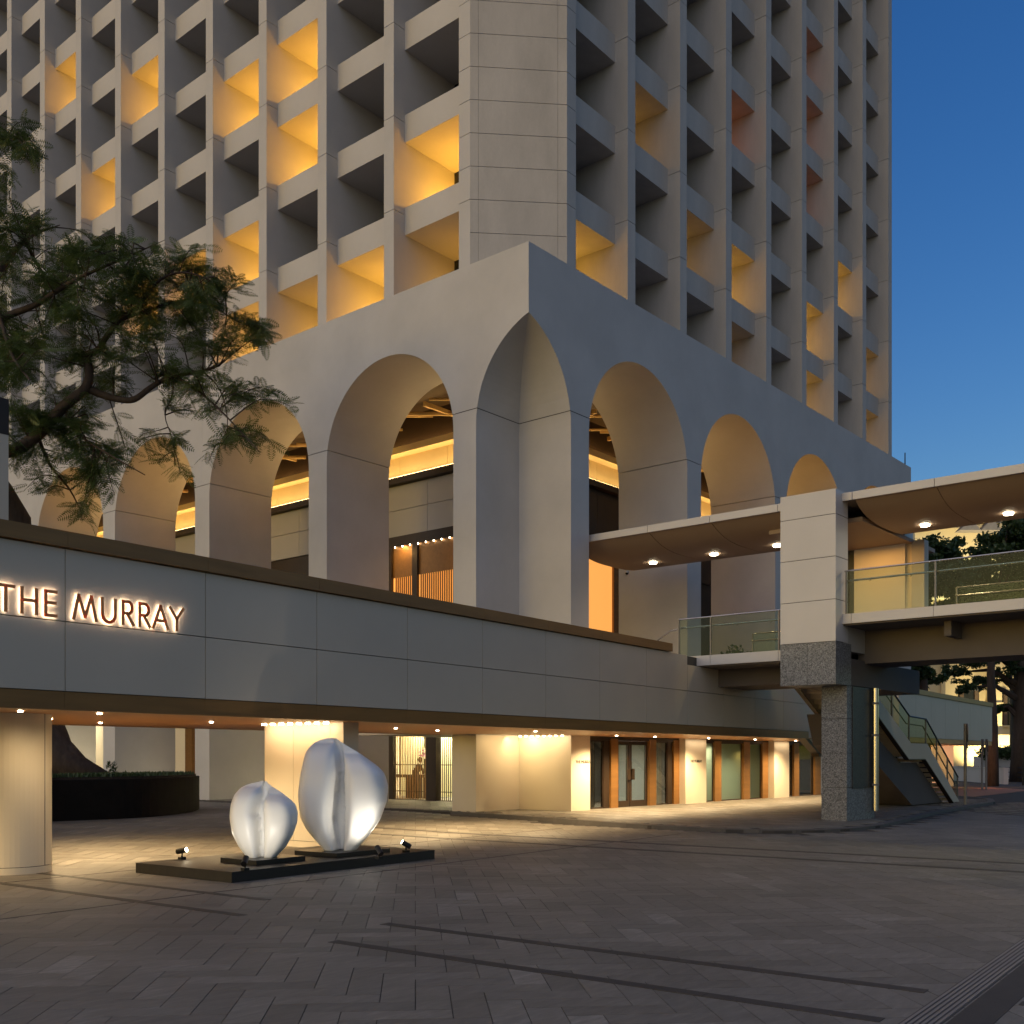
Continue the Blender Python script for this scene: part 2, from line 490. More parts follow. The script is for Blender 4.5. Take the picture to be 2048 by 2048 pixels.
for k, p in ((0, plaza), (1, pavement)):
    V, Fc, T = bulk[k]
    o = bpy.data.objects.new('paving', paver_mesh('paving', V, Fc, T)); COL.objects.link(o); setp(o, p); o['kind'] = 'stuff'

# dark stone strips let into the paving (canopy frame) and thin expansion joints
def strip(s0, s1, t0, t1, mat='strip', name='paving_strip', zz=.004):
    b = MB(); L = max(s1 - s0, t1 - t0); n = max(1, int(L / 1.2)); 
    for i in range(n):
        if t1 - t0 > s1 - s0:
            a0, a1 = t0 + (t1 - t0) * i / n, t0 + (t1 - t0) * (i + 1) / n
            q = [(s0, a0), (s1, a0), (s1, a1 - .004), (s0, a1 - .004)]
        else:
            a0, a1 = s0 + (s1 - s0) * i / n, s0 + (s1 - s0) * (i + 1) / n
            q = [(a0, t0), (a1 - .004, t0), (a1 - .004, t1), (a0, t1)]
        w = [cf(*p) for p in q]
        b.add([(x, y, hgt(x, y) - .01) for x, y, _ in w] + [(x, y, hgt(x, y) + zz) for x, y, _ in w], [(4, 5, 6, 7), (0, 1, 5, 4), (1, 2, 6, 5), (2, 3, 7, 6), (3, 0, 4, 7)])
    return b.build(name, M[mat], plaza)
s1a = tocf(6.84, 7.89)[0]; s2a = tocf(7.95, 7.92)[0]
strip(s1a - .05, s1a + .09, 2.24, 7.55); strip(s2a - .05, s2a + .09, 2.24, 7.9); strip(s2a - .05, s2a + .09, 0.2, 1.58)
strip(s1a + .55, s1a + .68, 9.6, 15.3); strip(s2a + .5, s2a + .62, 10.4, 15.9)
sA = tocf(18.9, 10.5)[0]; sB = tocf(17.5, 9.8)[0]
strip(sA, sA + .2, -2, 20); strip(sB, sB + .2, -2, 20)
strip(-4, 22.6, 11.55, 11.58, 'mortar', 'expansion_joint', .003); strip(-4, 22.6, 14.88, 14.91, 'mortar', 'expansion_joint', .003)

# slot drain
dr = empty('slot_drain', cf(7.6, 2.05), 'slotted metal floor drain with a plain dark granite strip beside it', 'drain')
d = MB(); d.box(7.0, 13.5, 1.60, 1.86, -.01, .004, cf); d.build('granite_edge', M['strip'], dr)
d = MB(); d.box(7.0, 13.5, 1.88, 2.12, -.01, .0035, cf); d.build('channel', M['joint'], dr)
for i in range(6):
    d = MB(); t0 = 1.892 + i * .038; d.box(7.0, 13.5, t0, t0 + .022, -.008, .008, cf); d.build('bar', M['greysteel'], dr)

# ================================================================== HOTEL TOWER
K = 31.3 / 29.5
XC, YF = 24.329, 19.703
def zk(z): return 1.8 + (z - 1.8) * K
tower = empty('hotel_tower', (XC, YF, 0), 'pale concrete hotel tower of deep window boxes standing on tall arches', 'building')
# --- the arcade: (a along the facade from the corner, b depth, z)
LEFT = lambda a, b, z: (XC + b, YF + a, z)
RIGHT = lambda a, b, z: (XC + a, YF + b, z)
EDGE = 2.86 * K; PIER = 0.92 * K; OPEN = 5.70 * K; PITCH = PIER + OPEN; DEP = 2.8 * K
RAD = OPEN / 2; ZS = zk(14.32) - RAD; ZJ = zk(11.92); ZT = zk(16.15)
NOTCH = 2.08; CE = EDGE
def prism(fr, poly, b0, b1, name, mat):
    m = MB(); m.prism(poly, lambda a, z, k: fr(a, b1 if k else b0, z)); return m.build(name, M[mat], tower)
jx = RAD - math.sqrt(RAD ** 2 - (ZJ - ZS) ** 2)            # how far the arch has come in at the joint
def arc(c, z0, z1, side, n=6):                             # points on one side of an arch from z0 to z1
    out = []
    for i in range(n + 1):
        z = z0 + (z1 - z0) * i / n; dx = math.sqrt(max(0, RAD ** 2 - (z - ZS) ** 2))
        out.append((c + side * dx, z))
    return out
def full_arc(c, n=40):
    a0 = math.asin((ZJ - ZS + .012) / RAD)
    return [(c - RAD * math.cos(a0 + (math.pi - 2 * a0) * i / n), ZS + RAD * math.sin(a0 + (math.pi - 2 * a0) * i / n)) for i in range(n + 1)]
NB = {0: 6, 1: 4}
AEND = onY(1822, 960, YF)[0] - XC
for sidx, fr in ((0, LEFT), (1, RIGHT)):
    nb = NB[sidx]
    for i in range(nb):
        a0 = EDGE + i * PITCH; a1 = a0 + OPEN; c = a0 + RAD
        left = CE if i == 0 else a0 - PIER / 2
        right = a1 + PIER / 2 if i < nb - 1 else (a1 + PIER if sidx == 0 else AEND)
        gl = .008 if i in (2,) else 0.0
        ar = full_arc(c)
        poly = [(left + gl, ZT), (left + gl, ZJ + .012)] + ar + [(right, ZJ + .012), (right, ZT)]
        prism(fr, poly, 0, DEP, 'arch_wall', 'facade')
        p0, p1 = a1, (a1 + PIER if (i < nb - 1 or sidx == 0) else AEND)
        zb = 0.02
        lo = [(p0, zb), (p1, zb)] + (arc(p1 + RAD, ZS, ZJ - .012, -1) if (i < nb - 1 or sidx == 0) else [(p1, ZJ - .012)]) + arc(c, ZJ - .012, ZS, 1) 
        prism(fr, lo, 0, DEP, 'arcade_pier', 'facade')
        prism(fr, [(p0 + jx + .03, ZJ - .03), (p1 - jx - .03, ZJ - .03), (p1 - jx - .03, ZJ + .03), (p0 + jx + .03, ZJ + .03)], .03, DEP - .03, 'joint', 'joint')
# --- corner pier with the groined corner niche
OFF = RAD - NOTCH
def vz(m): return ZS + math.sqrt(max(0, RAD ** 2 - (m + OFF) ** 2))
mj = math.sqrt(RAD ** 2 - (ZJ - ZS) ** 2) - OFF
def corner_part(zlo, zhi, ms, name, top, cap):
    """solid corner block between zlo and zhi, with the notch surface at the m values ms (descending height)"""
    m = MB()
    hz = [(q, clamp(vz(q), zlo, zhi)) for q in ms]
    for fr in (LEFT, RIGHT):
        outer = [(CE - (jx if zlo >= ZJ - .1 else 0), zlo), (CE - (jx if zlo >= ZJ - .1 else 0), zhi)] 
        # front face polygon on plane b=0
        if zlo < ZS:
            pol = [(NOTCH, zlo), (CE, zlo)] + [(CE + RAD - math.sqrt(RAD ** 2 - (z - ZS) ** 2), z) for z in np.linspace(ZS, zhi, 6)] + [(q, z) for q, z in hz]
        else:
            pol = [(hz[-1][0], zlo), (CE + jx, zlo), (CE, zlo + .001), (CE, zhi)] + ([(0, zhi)] if top else []) + [(q, z) for q, z in hz]
            pol = [(hz[-1][0], zlo), (CE + 0, zlo), (CE, zhi), (0, zhi)] + [(q, z) for q, z in hz]
        m.add([fr(a, 0, z) for a, z in pol], [tuple(range(len(pol)))])
        # notch surface
        for (q0, z0), (q1, z1) in zip(hz, hz[1:]):
            m.add([fr(q0, 0, z0), fr(q1, 0, z1), fr(q1, q1, z1), fr(q0, q0, z0)], [(0, 1, 2, 3)])
        if zlo < ZS:
            m.add([fr(NOTCH, 0, zlo), fr(NOTCH, 0, ZS), fr(NOTCH, NOTCH, ZS), fr(NOTCH, NOTCH, zlo)], [(0, 1, 2, 3)])
        # far side faces
        if zlo < ZS:
            prof = [(CE, zlo)] + [(CE + RAD - math.sqrt(RAD ** 2 - (z - ZS) ** 2), z) for z in np.linspace(ZS, zhi, 6)]
            for (e0, z0), (e1, z1) in zip(prof, prof[1:]):
                m.add([fr(e0, 0, z0), fr(e0, DEP, z0), fr(e1, DEP, z1), fr(e1, 0, z1)], [(0, 1, 2, 3)])
            m.add([fr(0, DEP, zlo), fr(CE, DEP, zlo), fr(CE, DEP, zhi), fr(0, DEP, zhi)][:0], [])
    if top:
        m.add([(XC, YF, zhi), (XC + CE, YF, zhi), (XC + CE, YF + CE, zhi), (XC, YF + CE, zhi)], [(0, 1, 2, 3)])
    me = bpy.data.meshes.new(name); me.from_pydata(m.v, [], m.f); me.materials.append(M['facade'])
    bm = bmesh.new(); bm.from_mesh(me); bmesh.ops.remove_doubles(bm, verts=bm.verts, dist=.0005); bmesh.ops.recalc_face_normals(bm, faces=bm.faces)
    bm.to_mesh(me); bm.free()
    o = bpy.data.objects.new(name, me); COL.objects.link(o); setp(o, tower); return o
corner_part(ZJ + .012, ZT, list(np.linspace(0, mj, 24)), 'corner_vault', True, False)
corner_part(0.02, ZJ - .012, list(np.linspace(mj, NOTCH, 6)), 'corner_pier', False, True)
jm = MB(); q = mj + .03
jm.plan([(XC + .03, YF + q), (XC + q, YF + q), (XC + q, YF + .03), (XC + CE - .03, YF + .03), (XC + CE - .03, YF + CE - .03), (XC + .03, YF + CE - .03)], ZJ - .03, ZJ + .03)
jm.build('joint', M['joint'], tower)

# --- the tower shaft
SET = 1.0 * K; XT, YT = XC + SET, YF + SET
FP = 3.03 * K; PP = 3.33 * K; PW = 0.46 * K; A0 = 2.1 * K; SETB = 0.5 * K; SH = 0.90 * K; BOXD = 3.3
TL = lambda a, b, z: (XT + b, YT + a, z)
TR = lambda a, b, z: (XT + a, YT + b, z)
ZB0 = zk(18.90)              # underside of the lowest spandrel
NF = 10
def boxmesh(fr, a0, a1, b0, b1, z0, z1, name, mat):
    m = MB(); o = fr(0, 0, 0)
    q = [fr(a, b, z) for a, b, z in ((a0, b0, z0), (a1, b0, z0), (a1, b1, z0), (a0, b1, z0), (a0, b0, z1), (a1, b0, z1), (a1, b1, z1), (a0, b1, z1))]
    q = [(x - o[0], y - o[1], z) for x, y, z in q]
    m.add(q, [(3, 2, 1, 0), (4, 5, 6, 7), (0, 1, 5, 4), (1, 2, 6, 5), (2, 3, 7, 6), (3, 0, 4, 7)])
    return m.mesh(name, M[mat])
ZJ0 = zk(19.56)
LIT = {0: {(0, 1): 1.0, (0, 0): .30, (1, 0): 1.0, (2, 3): 1.0, (2, 2): 1.0, (2, 0): .5, (3, 3): 1.0, (3, 1): .8, (3, 0): .9, (4, 1): .8, (5, 4): .9, (5, 1): .7, (6, 3): .8, (7, 5): .8},
       1: {(0, 0): .45, (1, 2): .10, (2, 1): .10, (3, 3): .08, (3, 1): .30, (3, 0): .05, (5, 5): .05, (5, 4): .06, (5, 3): .05, (5, 1): .35, (5, 0): .3, (6, 2): .35, (7, 1): .15, (7, 0): .2}}
HUE = {0: (1.0, .48, .05), 1: (1.0, .52, .055)}
for sidx, fr, nbay, matn in ((0, TL, 12, 'facade'), (1, TR, 8, 'facade_warmed')):
    org = fr(0, 0, 0)
    blk = boxmesh(fr, 0, PW, 0, BOXD, .010, FP - .010, 'pier_block', matn)
    blk0 = boxmesh(fr, 0, PW, 0, BOXD, 0, ZJ0 - ZT - .010, 'pier_block', matn)
    blk3 = boxmesh(fr, 0, PW, 0, BOXD, .009, FP / 3 - .009, 'pier_block', matn)
    blk00 = boxmesh(fr, 0, PW, 0, BOXD, 0, zk(18.76) - ZT - .009, 'pier_block', matn)
    core = boxmesh(fr, .03, PW - .03, .03, BOXD - .03, 0, NF * FP, 'pier_core', 'joint')
    spn = boxmesh(fr, 0, PP - PW, SETB, BOXD, 0, SH, 'spandrel', matn)
    win = boxmesh(fr, 0, PP - PW, BOXD - .25, BOXD - .2, 0, FP - SH, 'window', 'darkglass')
    frm = boxmesh(fr, 0, PP - PW, BOXD - .30, BOXD - .2, 0, .08, 'window_sill', 'greysteel')
    for i in range(nbay + 1):
        a = A0 + i * PP
        q = fr(a, 0, 0)
        inst('pier_core', core, tower, (q[0], q[1], ZT))
        inst('pier_block', blk0 if i else blk00, tower, (q[0], q[1], ZT))
        if i == 0:
            for k in range(NF * 3):
                inst('pier_block', blk3, tower, (q[0], q[1], ZJ0 + k * FP / 3 + (zk(19.77) - ZJ0)))
            inst('pier_block', blk3, tower, (q[0], q[1], zk(18.76)))
        else:
            for k in range(NF):
                inst('pier_block', blk, tower, (q[0], q[1], ZJ0 + k * FP))
        if i < nbay:
            q = fr(a + PW, 0, 0)
            for k in range(NF):
                zs = ZB0 + k * FP
                inst('spandrel', spn, tower, (q[0], q[1], zs))
                zo = zs - (FP - SH)                       # floor of the opening under this spandrel
                wo = inst('window', win, tower, (q[0], q[1], zo))
                inst('window_sill', frm, wo, (q[0], q[1], zo))
                e = LIT[sidx].get((i, k), 0)
                if e:
                    c = HUE[sidx] if not (sidx == 1 and (i, k) in ((3, 3), (5, 5), (5, 4), (5, 3))) else (1.0, .28, .05)
                    up = MB(); px = fr(a + PW + (PP - PW) * .66, BOXD - .62, 0)
                    z0 = max(zo, ZT) 
                    up.box(px[0] - .09, px[0] + .09, px[1] - .09, px[1] + .09, z0, z0 + .10)
                    up.build('niche_uplight', M['greysteel'], tower)
                    lamp('niche_lamp', 'POINT', (px[0], px[1], z0 + .30), 170 * e, c, tower, shadow_soft_size=.12)
# canted corner shaft made of courses of panels
cb = MB()
poly = [(XT + .03, YT + A0 + PW - .05), (XT + .03, YT + A0 + .015), (XT + A0 + .015, YT + .03), (XT + A0 + PW - .05, YT + .03), (XT + A0 + PW - .05, YT + 2.5), (XT + 2.5, YT + A0 + PW - .05)]
cb.plan([(XT + .04, YT + A0 + .02), (XT + A0 + .02, YT + .04), (XT + A0 + .4, YT + .04), (XT + A0 + .4, YT + A0 + .4), (XT + .04, YT + A0 + .4)], ZT, ZJ0 + NF * FP)
cb.build('corner_core', M['joint'], tower)
CH = FP / 3
zc0 = zk(17.75)
dn = Vector((-1, -1, 0)).normalized(); de = Vector((1, -1, 0)).normalized()
PA = Vector((XT, YT + A0, 0)); PB = Vector((XT + A0, YT, 0)); LC = (PB - PA).length
cuts = [0, LC * .085, LC * .905, LC]
for k in range(-1, NF * 3 - 2):
    z0 = max(ZT, zc0 + k * CH + .009); z1 = zc0 + (k + 1) * CH - .009
    for u0, u1 in zip(cuts, cuts[1:]):
        g0 = .004 if u0 > 0 else 0.0; g1 = .004 if u1 < LC else 0.0
        p0 = PA + de * (u0 + g0); p1 = PA + de * (u1 - g1)
        m = MB(); ins = -dn * .12
        m.plan([p0.xy[:], p1.xy[:], (p1 + ins).xy[:], (p0 + ins).xy[:]], z0, z1)
        m.build('corner_panel', M['facade_warmed'], tower)

# --- the building inside the arcade: panels, lit band, windows
IN = 5.2
XI, YI = XC + IN, YF + IN
YEND, XEND = YF + 46.0, XC + AEND - .3
m = MB(); m.box(XI + .06, XI + 6, YI + .5, YEND, 4.2, 15.3); m.build('inner_wall', M['darkbronze'], tower)
m = MB(); m.box(XI + .5, XEND, YI + .06, YI + 6, 4.2, 15.3); m.build('inner_wall', M['darkbronze'], tower)
m = MB(); m.box(XC + .6, XI + 6, YF + .6, YEND, 15.3, 15.5); m.build('arcade_ceiling', M['ceiling'], tower)
m = MB(); m.box(XI + 6, XEND, YF + .6, YI + 6, 15.3, 15.5); m.build('arcade_ceiling', M['ceiling'], tower)
# gold clad band, in panels
zg0, zg1 = 12.86, 13.72
for i in range(14):
    y0 = YI + .4 + i * 2.6
    m = MB(); m.box(XI, XI + .05, y0 + .008, y0 + 2.6 - .008, zg0, zg1); m.build('band_panel', M['gold'], tower)
for i in range(11):
    x0 = XI + .4 + i * 2.6
    m = MB(); m.box(x0 + .008, x0 + 2.6 - .008, YI, YI + .05, zg0, zg1); m.build('band_panel', M['gold'], tower)
for fr_, a1 in ((lambda a, b, z: (XI + b, YI + a, z), 41.0), (lambda a, b, z: (XI + a, YI + b, z), 29.0)):
    m = MB(); m.box(.0, a1, -.45, .05, zg1, 13.98, fr_); m.build('cornice', M['gold'], tower)
    m = MB(); m.box(.0, a1, -.30, .04, 12.62, zg0, fr_); m.build('ledge', M['darkbronze'], tower)
    m = MB(); m.box(.1, a1, -.24, -.18, zg0, zg0 + .03, fr_); m.build('led_strip', M['led_amber'], tower)
for cy in np.arange(YI + 3, YEND - 6, 6.0):
    l = lamp('cove_lamp', 'AREA', (XI - .24, cy, 12.92), 42, (1.0, .70, .30), tower, aim=(XI + .25, cy, 13.9), shape='RECTANGLE', size=5.9, size_y=.06)
    l.rotation_euler = (0, R(155), 0); l.data.size, l.data.size_y = .06, 5.9
    l = lamp('cove_lamp', 'AREA', (XI - .2, cy, 14.05), 22, (1.0, .62, .22), tower, shape='RECTANGLE', size=.08, size_y=5.9); l.rotation_euler = (0, R(200), 0)
for cx_ in np.arange(XI + 3, XEND - 6, 6.0):
    l = lamp('cove_lamp', 'AREA', (cx_, YI - .24, 12.92), 26, (1.0, .70, .30), tower, shape='RECTANGLE', size=5.9, size_y=.06); l.rotation_euler = (R(-155), 0, 0)
    l = lamp('cove_lamp', 'AREA', (cx_, YI - .2, 14.05), 16, (1.0, .62, .22), tower, shape='RECTANGLE', size=5.9, size_y=.08); l.rotation_euler = (R(-200), 0, 0)
# grey wall panels in two courses with windows below
for i in range(15):
    y0 = YI + .4 + i * 2.6 + 1.05
    for z0, z1 in ((10.57, 11.62), (11.64, 12.60)):
        m = MB(); m.box(XI - .02, XI + .05, y0 + .008, y0 + 2.592, z0, z1); m.build('wall_panel', M['greypanel'], tower)
    m = MB(); m.box(XI - .02, XI + .05, y0 + .008, y0 + 2.592, 0.12, 4.15); m.build('wall_panel', M['cream'], tower) if i > 3 else None
for i in range(11):
    x0 = XI + .4 + i * 2.6
    m = MB(); m.box(x0 + .008, x0 + 2.592, YI - .02, YI + .05, 9.9, 12.60); m.build('wall_panel', M['darkbronze'], tower)
m = MB(); m.box(XI + .07, XI + 6, onX(760, 1550, XI)[1] + 2.05, YEND, .0, 4.19); m.build('inner_base', M['cream'], tower)
for px_, e_ in ((155, 260), (300, 14)):
    c = onX(px_, 1450, XI); m = MB(); m.box(XI - 1.5, XI - .9, c[1] - 2, c[1] + 2, 4.05, 4.15); o = m.build('wall_washer', M['darkbronze'], tower)
    l = lamp('washer_lamp', 'AREA', (XI - 1.2, c[1], 4.04), e_, (1, .86, .56), o, shape='RECTANGLE', size=.4, size_y=3.8); l.rotation_euler = (0, R(-22), 0)
# amber slatted windows of the upper lobby
wy0, wy1 = onX(904, 1100, XI)[1] - 3.2, onX(783, 1100, XI)[1]
m = MB(); m.box(XI - .12, XI + .06, wy0, wy1 + .3, 10.18, 10.57); m.build('lintel', M['darkbronze'], tower)
yy = [wy0, onX(835, 1100, XI)[1], wy1 - .05]
for j, (a, b) in enumerate(((onX(904, 1100, XI)[1] - 3.2, onX(834, 1100, XI)[1]), (onX(834, 1100, XI)[1], wy1))):
    fo = MB(); fo.box(XI - .14, XI + .02, b - .14, b, 4.2, 10.18); fo.box(XI - .14, XI + .02, a, a + .14, 4.2, 10.18)
    wf = fo.build('window_frame', M['darkbronze'], tower)
    m = MB(); m.box(XI - .02, XI - .005, a + .14, b - .14, 4.2, 8.95); m.build('pane', M['glow_room'], wf)
    m = MB(); m.box(XI - .03, XI + .0, a + .14, b - .14, 8.95, 10.18); m.build('valance', M['bronze'], wf)
    nsl = int((b - a - .3) / .115)
    sl_ = MB()
    for k in range(nsl):
        y = a + .17 + k * .115; sl_.box(XI - .07, XI - .035, y, y + .05, 4.2, 8.95)
    sl_.build('slat', M['bronze'], wf, kind='stuff')
    for k in range(int((b - a) / .42)):
        y = a + .3 + k * .42
        m = MB(); m.cyl(XI - .09, y, 10.13, 10.18, .016, 8); m.build('spot', M['bulb'], wf)
    lamp('window_lamp', 'AREA', (XI - .30, (a + b) / 2, 10.12), 14, (1, .6, .2), wf, aim=(XI - .05, (a + b) / 2, 9.2), shape='RECTANGLE', size=.1, size_y=b - a - .4)
# the amber door seen through the first arch of the other side
dx0, dx1 = onY(1150, 1100, YI)[0], onY(1222, 1100, YI)[0]
m = MB(); m.box(dx0, dx1, YI - .05, YI - .02, 4.2, 9.75); do = m.build('glazed_door', M['glow_room'], tower)
m = MB(); m.box(dx1, dx1 + .35, YI - .14, YI, 4.2, 9.9); m.box(dx0, dx1 + .35, YI - .14, YI, 9.75, 9.9); m.build('door_frame', M['bronze'], do)
# hung ceiling frame of gold tubes
dirr = Vector((sa, -ca, 0)); dirf = Vector((ca, sa, 0))
def ceil_bar(p0, p1, r=.05, z=14.75):
    m = MB(); m.tube([(p0[0], p0[1], z), (p1[0], p1[1], z)], r, 6); m.build('ceiling_bar', M['goldbar'], tower)
for k in range(26):
    f = 36.5 + k * .95
    for r0, r1, lo in ((-30, 0, 0), (0, 30, 1)):
        a = dirf * f + dirr * (r0); b = dirf * f + dirr * r1
        # clip the bar to the strip between facade and inner wall
        ptsb = [a.lerp(b, t / 120) for t in range(121)]
        okp = [p for p in ptsb if ((XC + DEP + .1 < p.x < XI - .5 and p.y > YF + DEP) if lo == 0 else (YF + DEP + .1 < p.y < YI - .5 and p.x > XC + DEP))]
        if len(okp) > 2: ceil_bar(okp[0], okp[-1], .05 if k % 3 else .075, 14.75 - (k % 2) * .22)
for i in range(12):
    y = YF + 4.2 + i * 3.1
    m = MB(); m.box(XC + DEP + .1, XI - .5, y, y + .10, 14.5, 14.66); m.build('ceiling_beam', M['goldbar'], tower)
for i in range(9):
    x = XC + 4.6 + i * 3.1
    m = MB(); m.box(x, x + .10, YF + DEP + .1, YI - .5, 14.5, 14.66); m.build('ceiling_beam', M['goldbar'], tower)
# uplights at the inner side of every pier
for sidx, fr in ((0, LEFT), (1, RIGHT)):
    for i in range(NB[sidx]):
        a = EDGE + i * PITCH + RAD; zf = .12 if sidx == 0 else 4.55
        p = fr(a, DEP + .7, 5.3 if sidx == 0 else zf + .1)
        e = (7 if i < 1 else 42 if i == 1 else 85) * (1.0 if sidx == 0 else 1.1)
        m = MB(); m.cyl(p[0], p[1], p[2] - .25, p[2] - .03, .11, 12); m.build('arcade_uplight', M['black'], tower)
        lamp('arcade_lamp', 'SPOT', p, e * 8.0, (1.0, .43, .045), tower, aim=fr(a, DEP * .45, 15), spot_size=R(62), spot_blend=.9, shadow_soft_size=.1)
for i_, e_ in ((3, 170), (2, 34), (1, 14)):
    a_p = EDGE + i_ * PITCH + OPEN; q = LEFT(a_p - 2.6, 1.5, .45)
    m = MB(); m.box(q[0] - .18, q[0] + .18, q[1] - .1, q[1] + .1, .1, .42); o = m.build('pier_floodlight', M['black'], tower)
    lamp('flood_lamp', 'SPOT', q, e_ * 2, (1, .84, .50), o, aim=LEFT(a_p, 1.5, 1.6), spot_size=R(130), spot_blend=1.0, shadow_soft_size=.15)
# bracket carrying the uplights on the left side
m = MB(); m.box(XC + DEP + .62, XC + DEP + .78, YF + EDGE, YF + EDGE + NB[0] * PITCH, 4.95, 5.05); m.build('uplight_rail', M['black'], tower)
bpy0 = onX(387, 1500, XC + DEP + .4)[1]; bpy1 = onX(374, 1500, XC + DEP + .4)[1]
m = MB(); m.box(XC + DEP + .3, XC + DEP + .5, bpy0, bpy1, .1, 4.6); m.build('bronze_post', M['bronze'], tower)
# lightning rod
rp = onY(1810, 930, YF + 1.2)
m = MB(); m.tube([(rp[0], rp[1], ZT - .02), (rp[0], rp[1], ZT + 1.55)], [.045, .03], 8); m.build('lightning_rod', M['black'], tower)

# ================================================================== ENTRANCE CANOPY
canopy = empty('entrance_canopy', cf(9, 16), 'long low canopy with grey panelled parapet and bronze edges in front of the arches', 'canopy')
t0 = tocf(6.55, 14.46)[1]
HS = 2.484
sL = -6.0
S_of = lambda X: tocf(X, 14.46 + (X - 6.55) * math.tan(TH))[0]
sE = S_of(25.76); sF = S_of(38.5); sR0 = S_of(47.5); sR1 = S_of(66.0)
tB = 20.6
m = MB(); m.box(sL, S_of(23.6), t0 + .28, tB, HS + .03, 3.55, cf); m.build('roof_slab', M['panel'], canopy)
m = MB(); m.box(S_of(23.6), sF + 4, t0 + .28, 24.2, HS + .03, 4.5, cf); m.build('roof_slab', M['panel'], canopy)
m = MB(); m.box(sL, S_of(23.6), t0 + .06, tB - .01, HS, HS + .03, cf); m.build('soffit', M['wood'], canopy)
m = MB(); m.box(S_of(23.6), sF + 4, t0 + .06, t0 + 4.9, HS + .001, HS + .03, cf); m.build('soffit', M['wood'], canopy)
m = MB(); m.box(sL, S_of(23.6), tB, tB + .05, HS - .01, 3.6, cf); m.build('back_edge', M['bronze'], canopy)
m = MB(); m.box(sL, sF, t0 + .10, t0 + .30, HS + .1, 4.75, cf); m.build('parapet_core', M['joint'], canopy)
m = MB(); m.box(sL, sF, t0 - .02, t0 + .05, HS - .012, HS + .012, cf); m.build('drip_edge', M['bronze'], canopy)
step = (tocf(9.86, 14.68)[0] - tocf(7.49, 14.52)[0]) * 1.018
j0 = tocf(7.49, 14.52)[0]
for k in range(-5, 12):
    a = j0 + k * step; b = a + step
    if a > sF: break
    b = min(b, sF)
    top = 4.755 if a < sE - .6 else 4.48
    m = MB(); m.box(a + .007, b - .007, t0 + .0, t0 + .09, 2.745, 3.722, cf); m.build('parapet_panel', M['panel'], canopy)
    m = MB(); m.box(a + .007, b - .007, t0 + .0, t0 + .09, 3.736, top, cf); m.build('parapet_panel', M['panel'], canopy)
    m = MB(); m.box(a + .002, b - .002, t0 + .012, t0 + .095, HS + .012, 2.735, cf); m.build('edge_fascia', M['bronze'], canopy)
    if a < sE - .6:
        b2 = min(b, sE)
        m = MB(); m.box(a + .002, b2 - .002, t0 - .07, t0 + .42, 4.775, 5.0, cf); m.build('coping', M['bronze'], canopy)
# the stretch beyond the bridge
for k in range(7):
    a = sR0 + k * (sR1 - sR0) / 7; b = sR0 + (k + 1) * (sR1 - sR0) / 7
    m = MB(); m.box(a + .008, b - .008, t0, t0 + .25, 2.74, 4.76, cf); m.build('parapet_panel', M['panel'], canopy)
    m = MB(); m.box(a + .002, b - .002, t0 - .06, t0 + .35, 4.77, 5.0, cf); m.build('coping', M['bronze'], canopy)
m = MB(); m.box(sR0, sR1, t0 + .03, t0 + 5, HS + .02, 2.73, cf); m.build('soffit', M['wood'], canopy)
for s_ in (sR0 + 2, sR0 + 8.5, sR1 - 1.5):
    m = MB(); m.box(s_, s_ + .6, t0 + 3.2, t0 + 4.2, 0, HS + .03, cf); m.build('pier', M['cream'], canopy)
# sloping stair parapet in front of the shop fronts
P = [onY(px, py, 16.55) for px, py in ((1533, 1389), (1640, 1508), (1700, 1508), (1700, 1389))]
m = MB(); m.prism([(p[0], p[2]) for p in P], lambda a, z, k: (a, 16.75 if k else 16.55, z)); m.build('stair_parapet', M['panel'], canopy)
q0, q1 = P[0], P[1]
m = MB(); m.prism([(q0[0] - .16, q0[2]), (q0[0] + .0, q0[2] + .06), (q1[0] + .0, q1[2] + .06), (q1[0] - .16, q1[2] - .02)][::-1], lambda a, z, k: (a, 16.8 if k else 16.50, z)); m.build('stair_edge', M['darkbronze'], canopy)
m = MB(); m.box(P[1][0] - .2, P[2][0], 16.50, 16.8, q1[2] - .1, q1[2] + .05); m.build('stair_edge', M['darkbronze'], canopy)
# downlights under the canopy: small discs with their own lamps
def downlight(x, y, e, col=(1.0, .72, .38), size=R(115)):
    m = MB(); m.cyl(x, y, HS - .02, HS - .001, .035, 12); o = m.build('downlight', M['bulb'], canopy)
    lamp('downlight_lamp', 'SPOT', (x, y, HS - .06), e, col, o, aim=(x, y, 0), spot_size=size, spot_blend=.8, shadow_soft_size=.08)
for s_, t_, e in ((6.0, t0 + 2.2, 95), (10.2, t0 + 3.4, 120), (13.0, t0 + 2.6, 80), (12.0, t0 + 4.7, 90), (18.2, t0 + 2.6, 120), (20.4, t0 + 3.2, 150), (22.4, t0 + 1.6, 110)):
    x, y, _ = cf(s_, t_); downlight(x, y, e * 3.6, size=R(140))
for x, e in ((27.3, 70), (29.5, 60), (33.0, 60), (36.5, 60), (40.0, 60), (43.5, 40)):
    downlight(x, YF - 1.1, e * 9, size=R(150))

cc = atd(26, 1515, 16.75); sc_, tc_ = tocf(cc[0], cc[1])
x, y, _ = cf(sc_ + .55, tc_ - 1.5); downlight(x, y, 34, size=R(170))
x, y, _ = cf(sc_ - .6, tc_ - 1.3); downlight(x, y, 30, size=R(170))
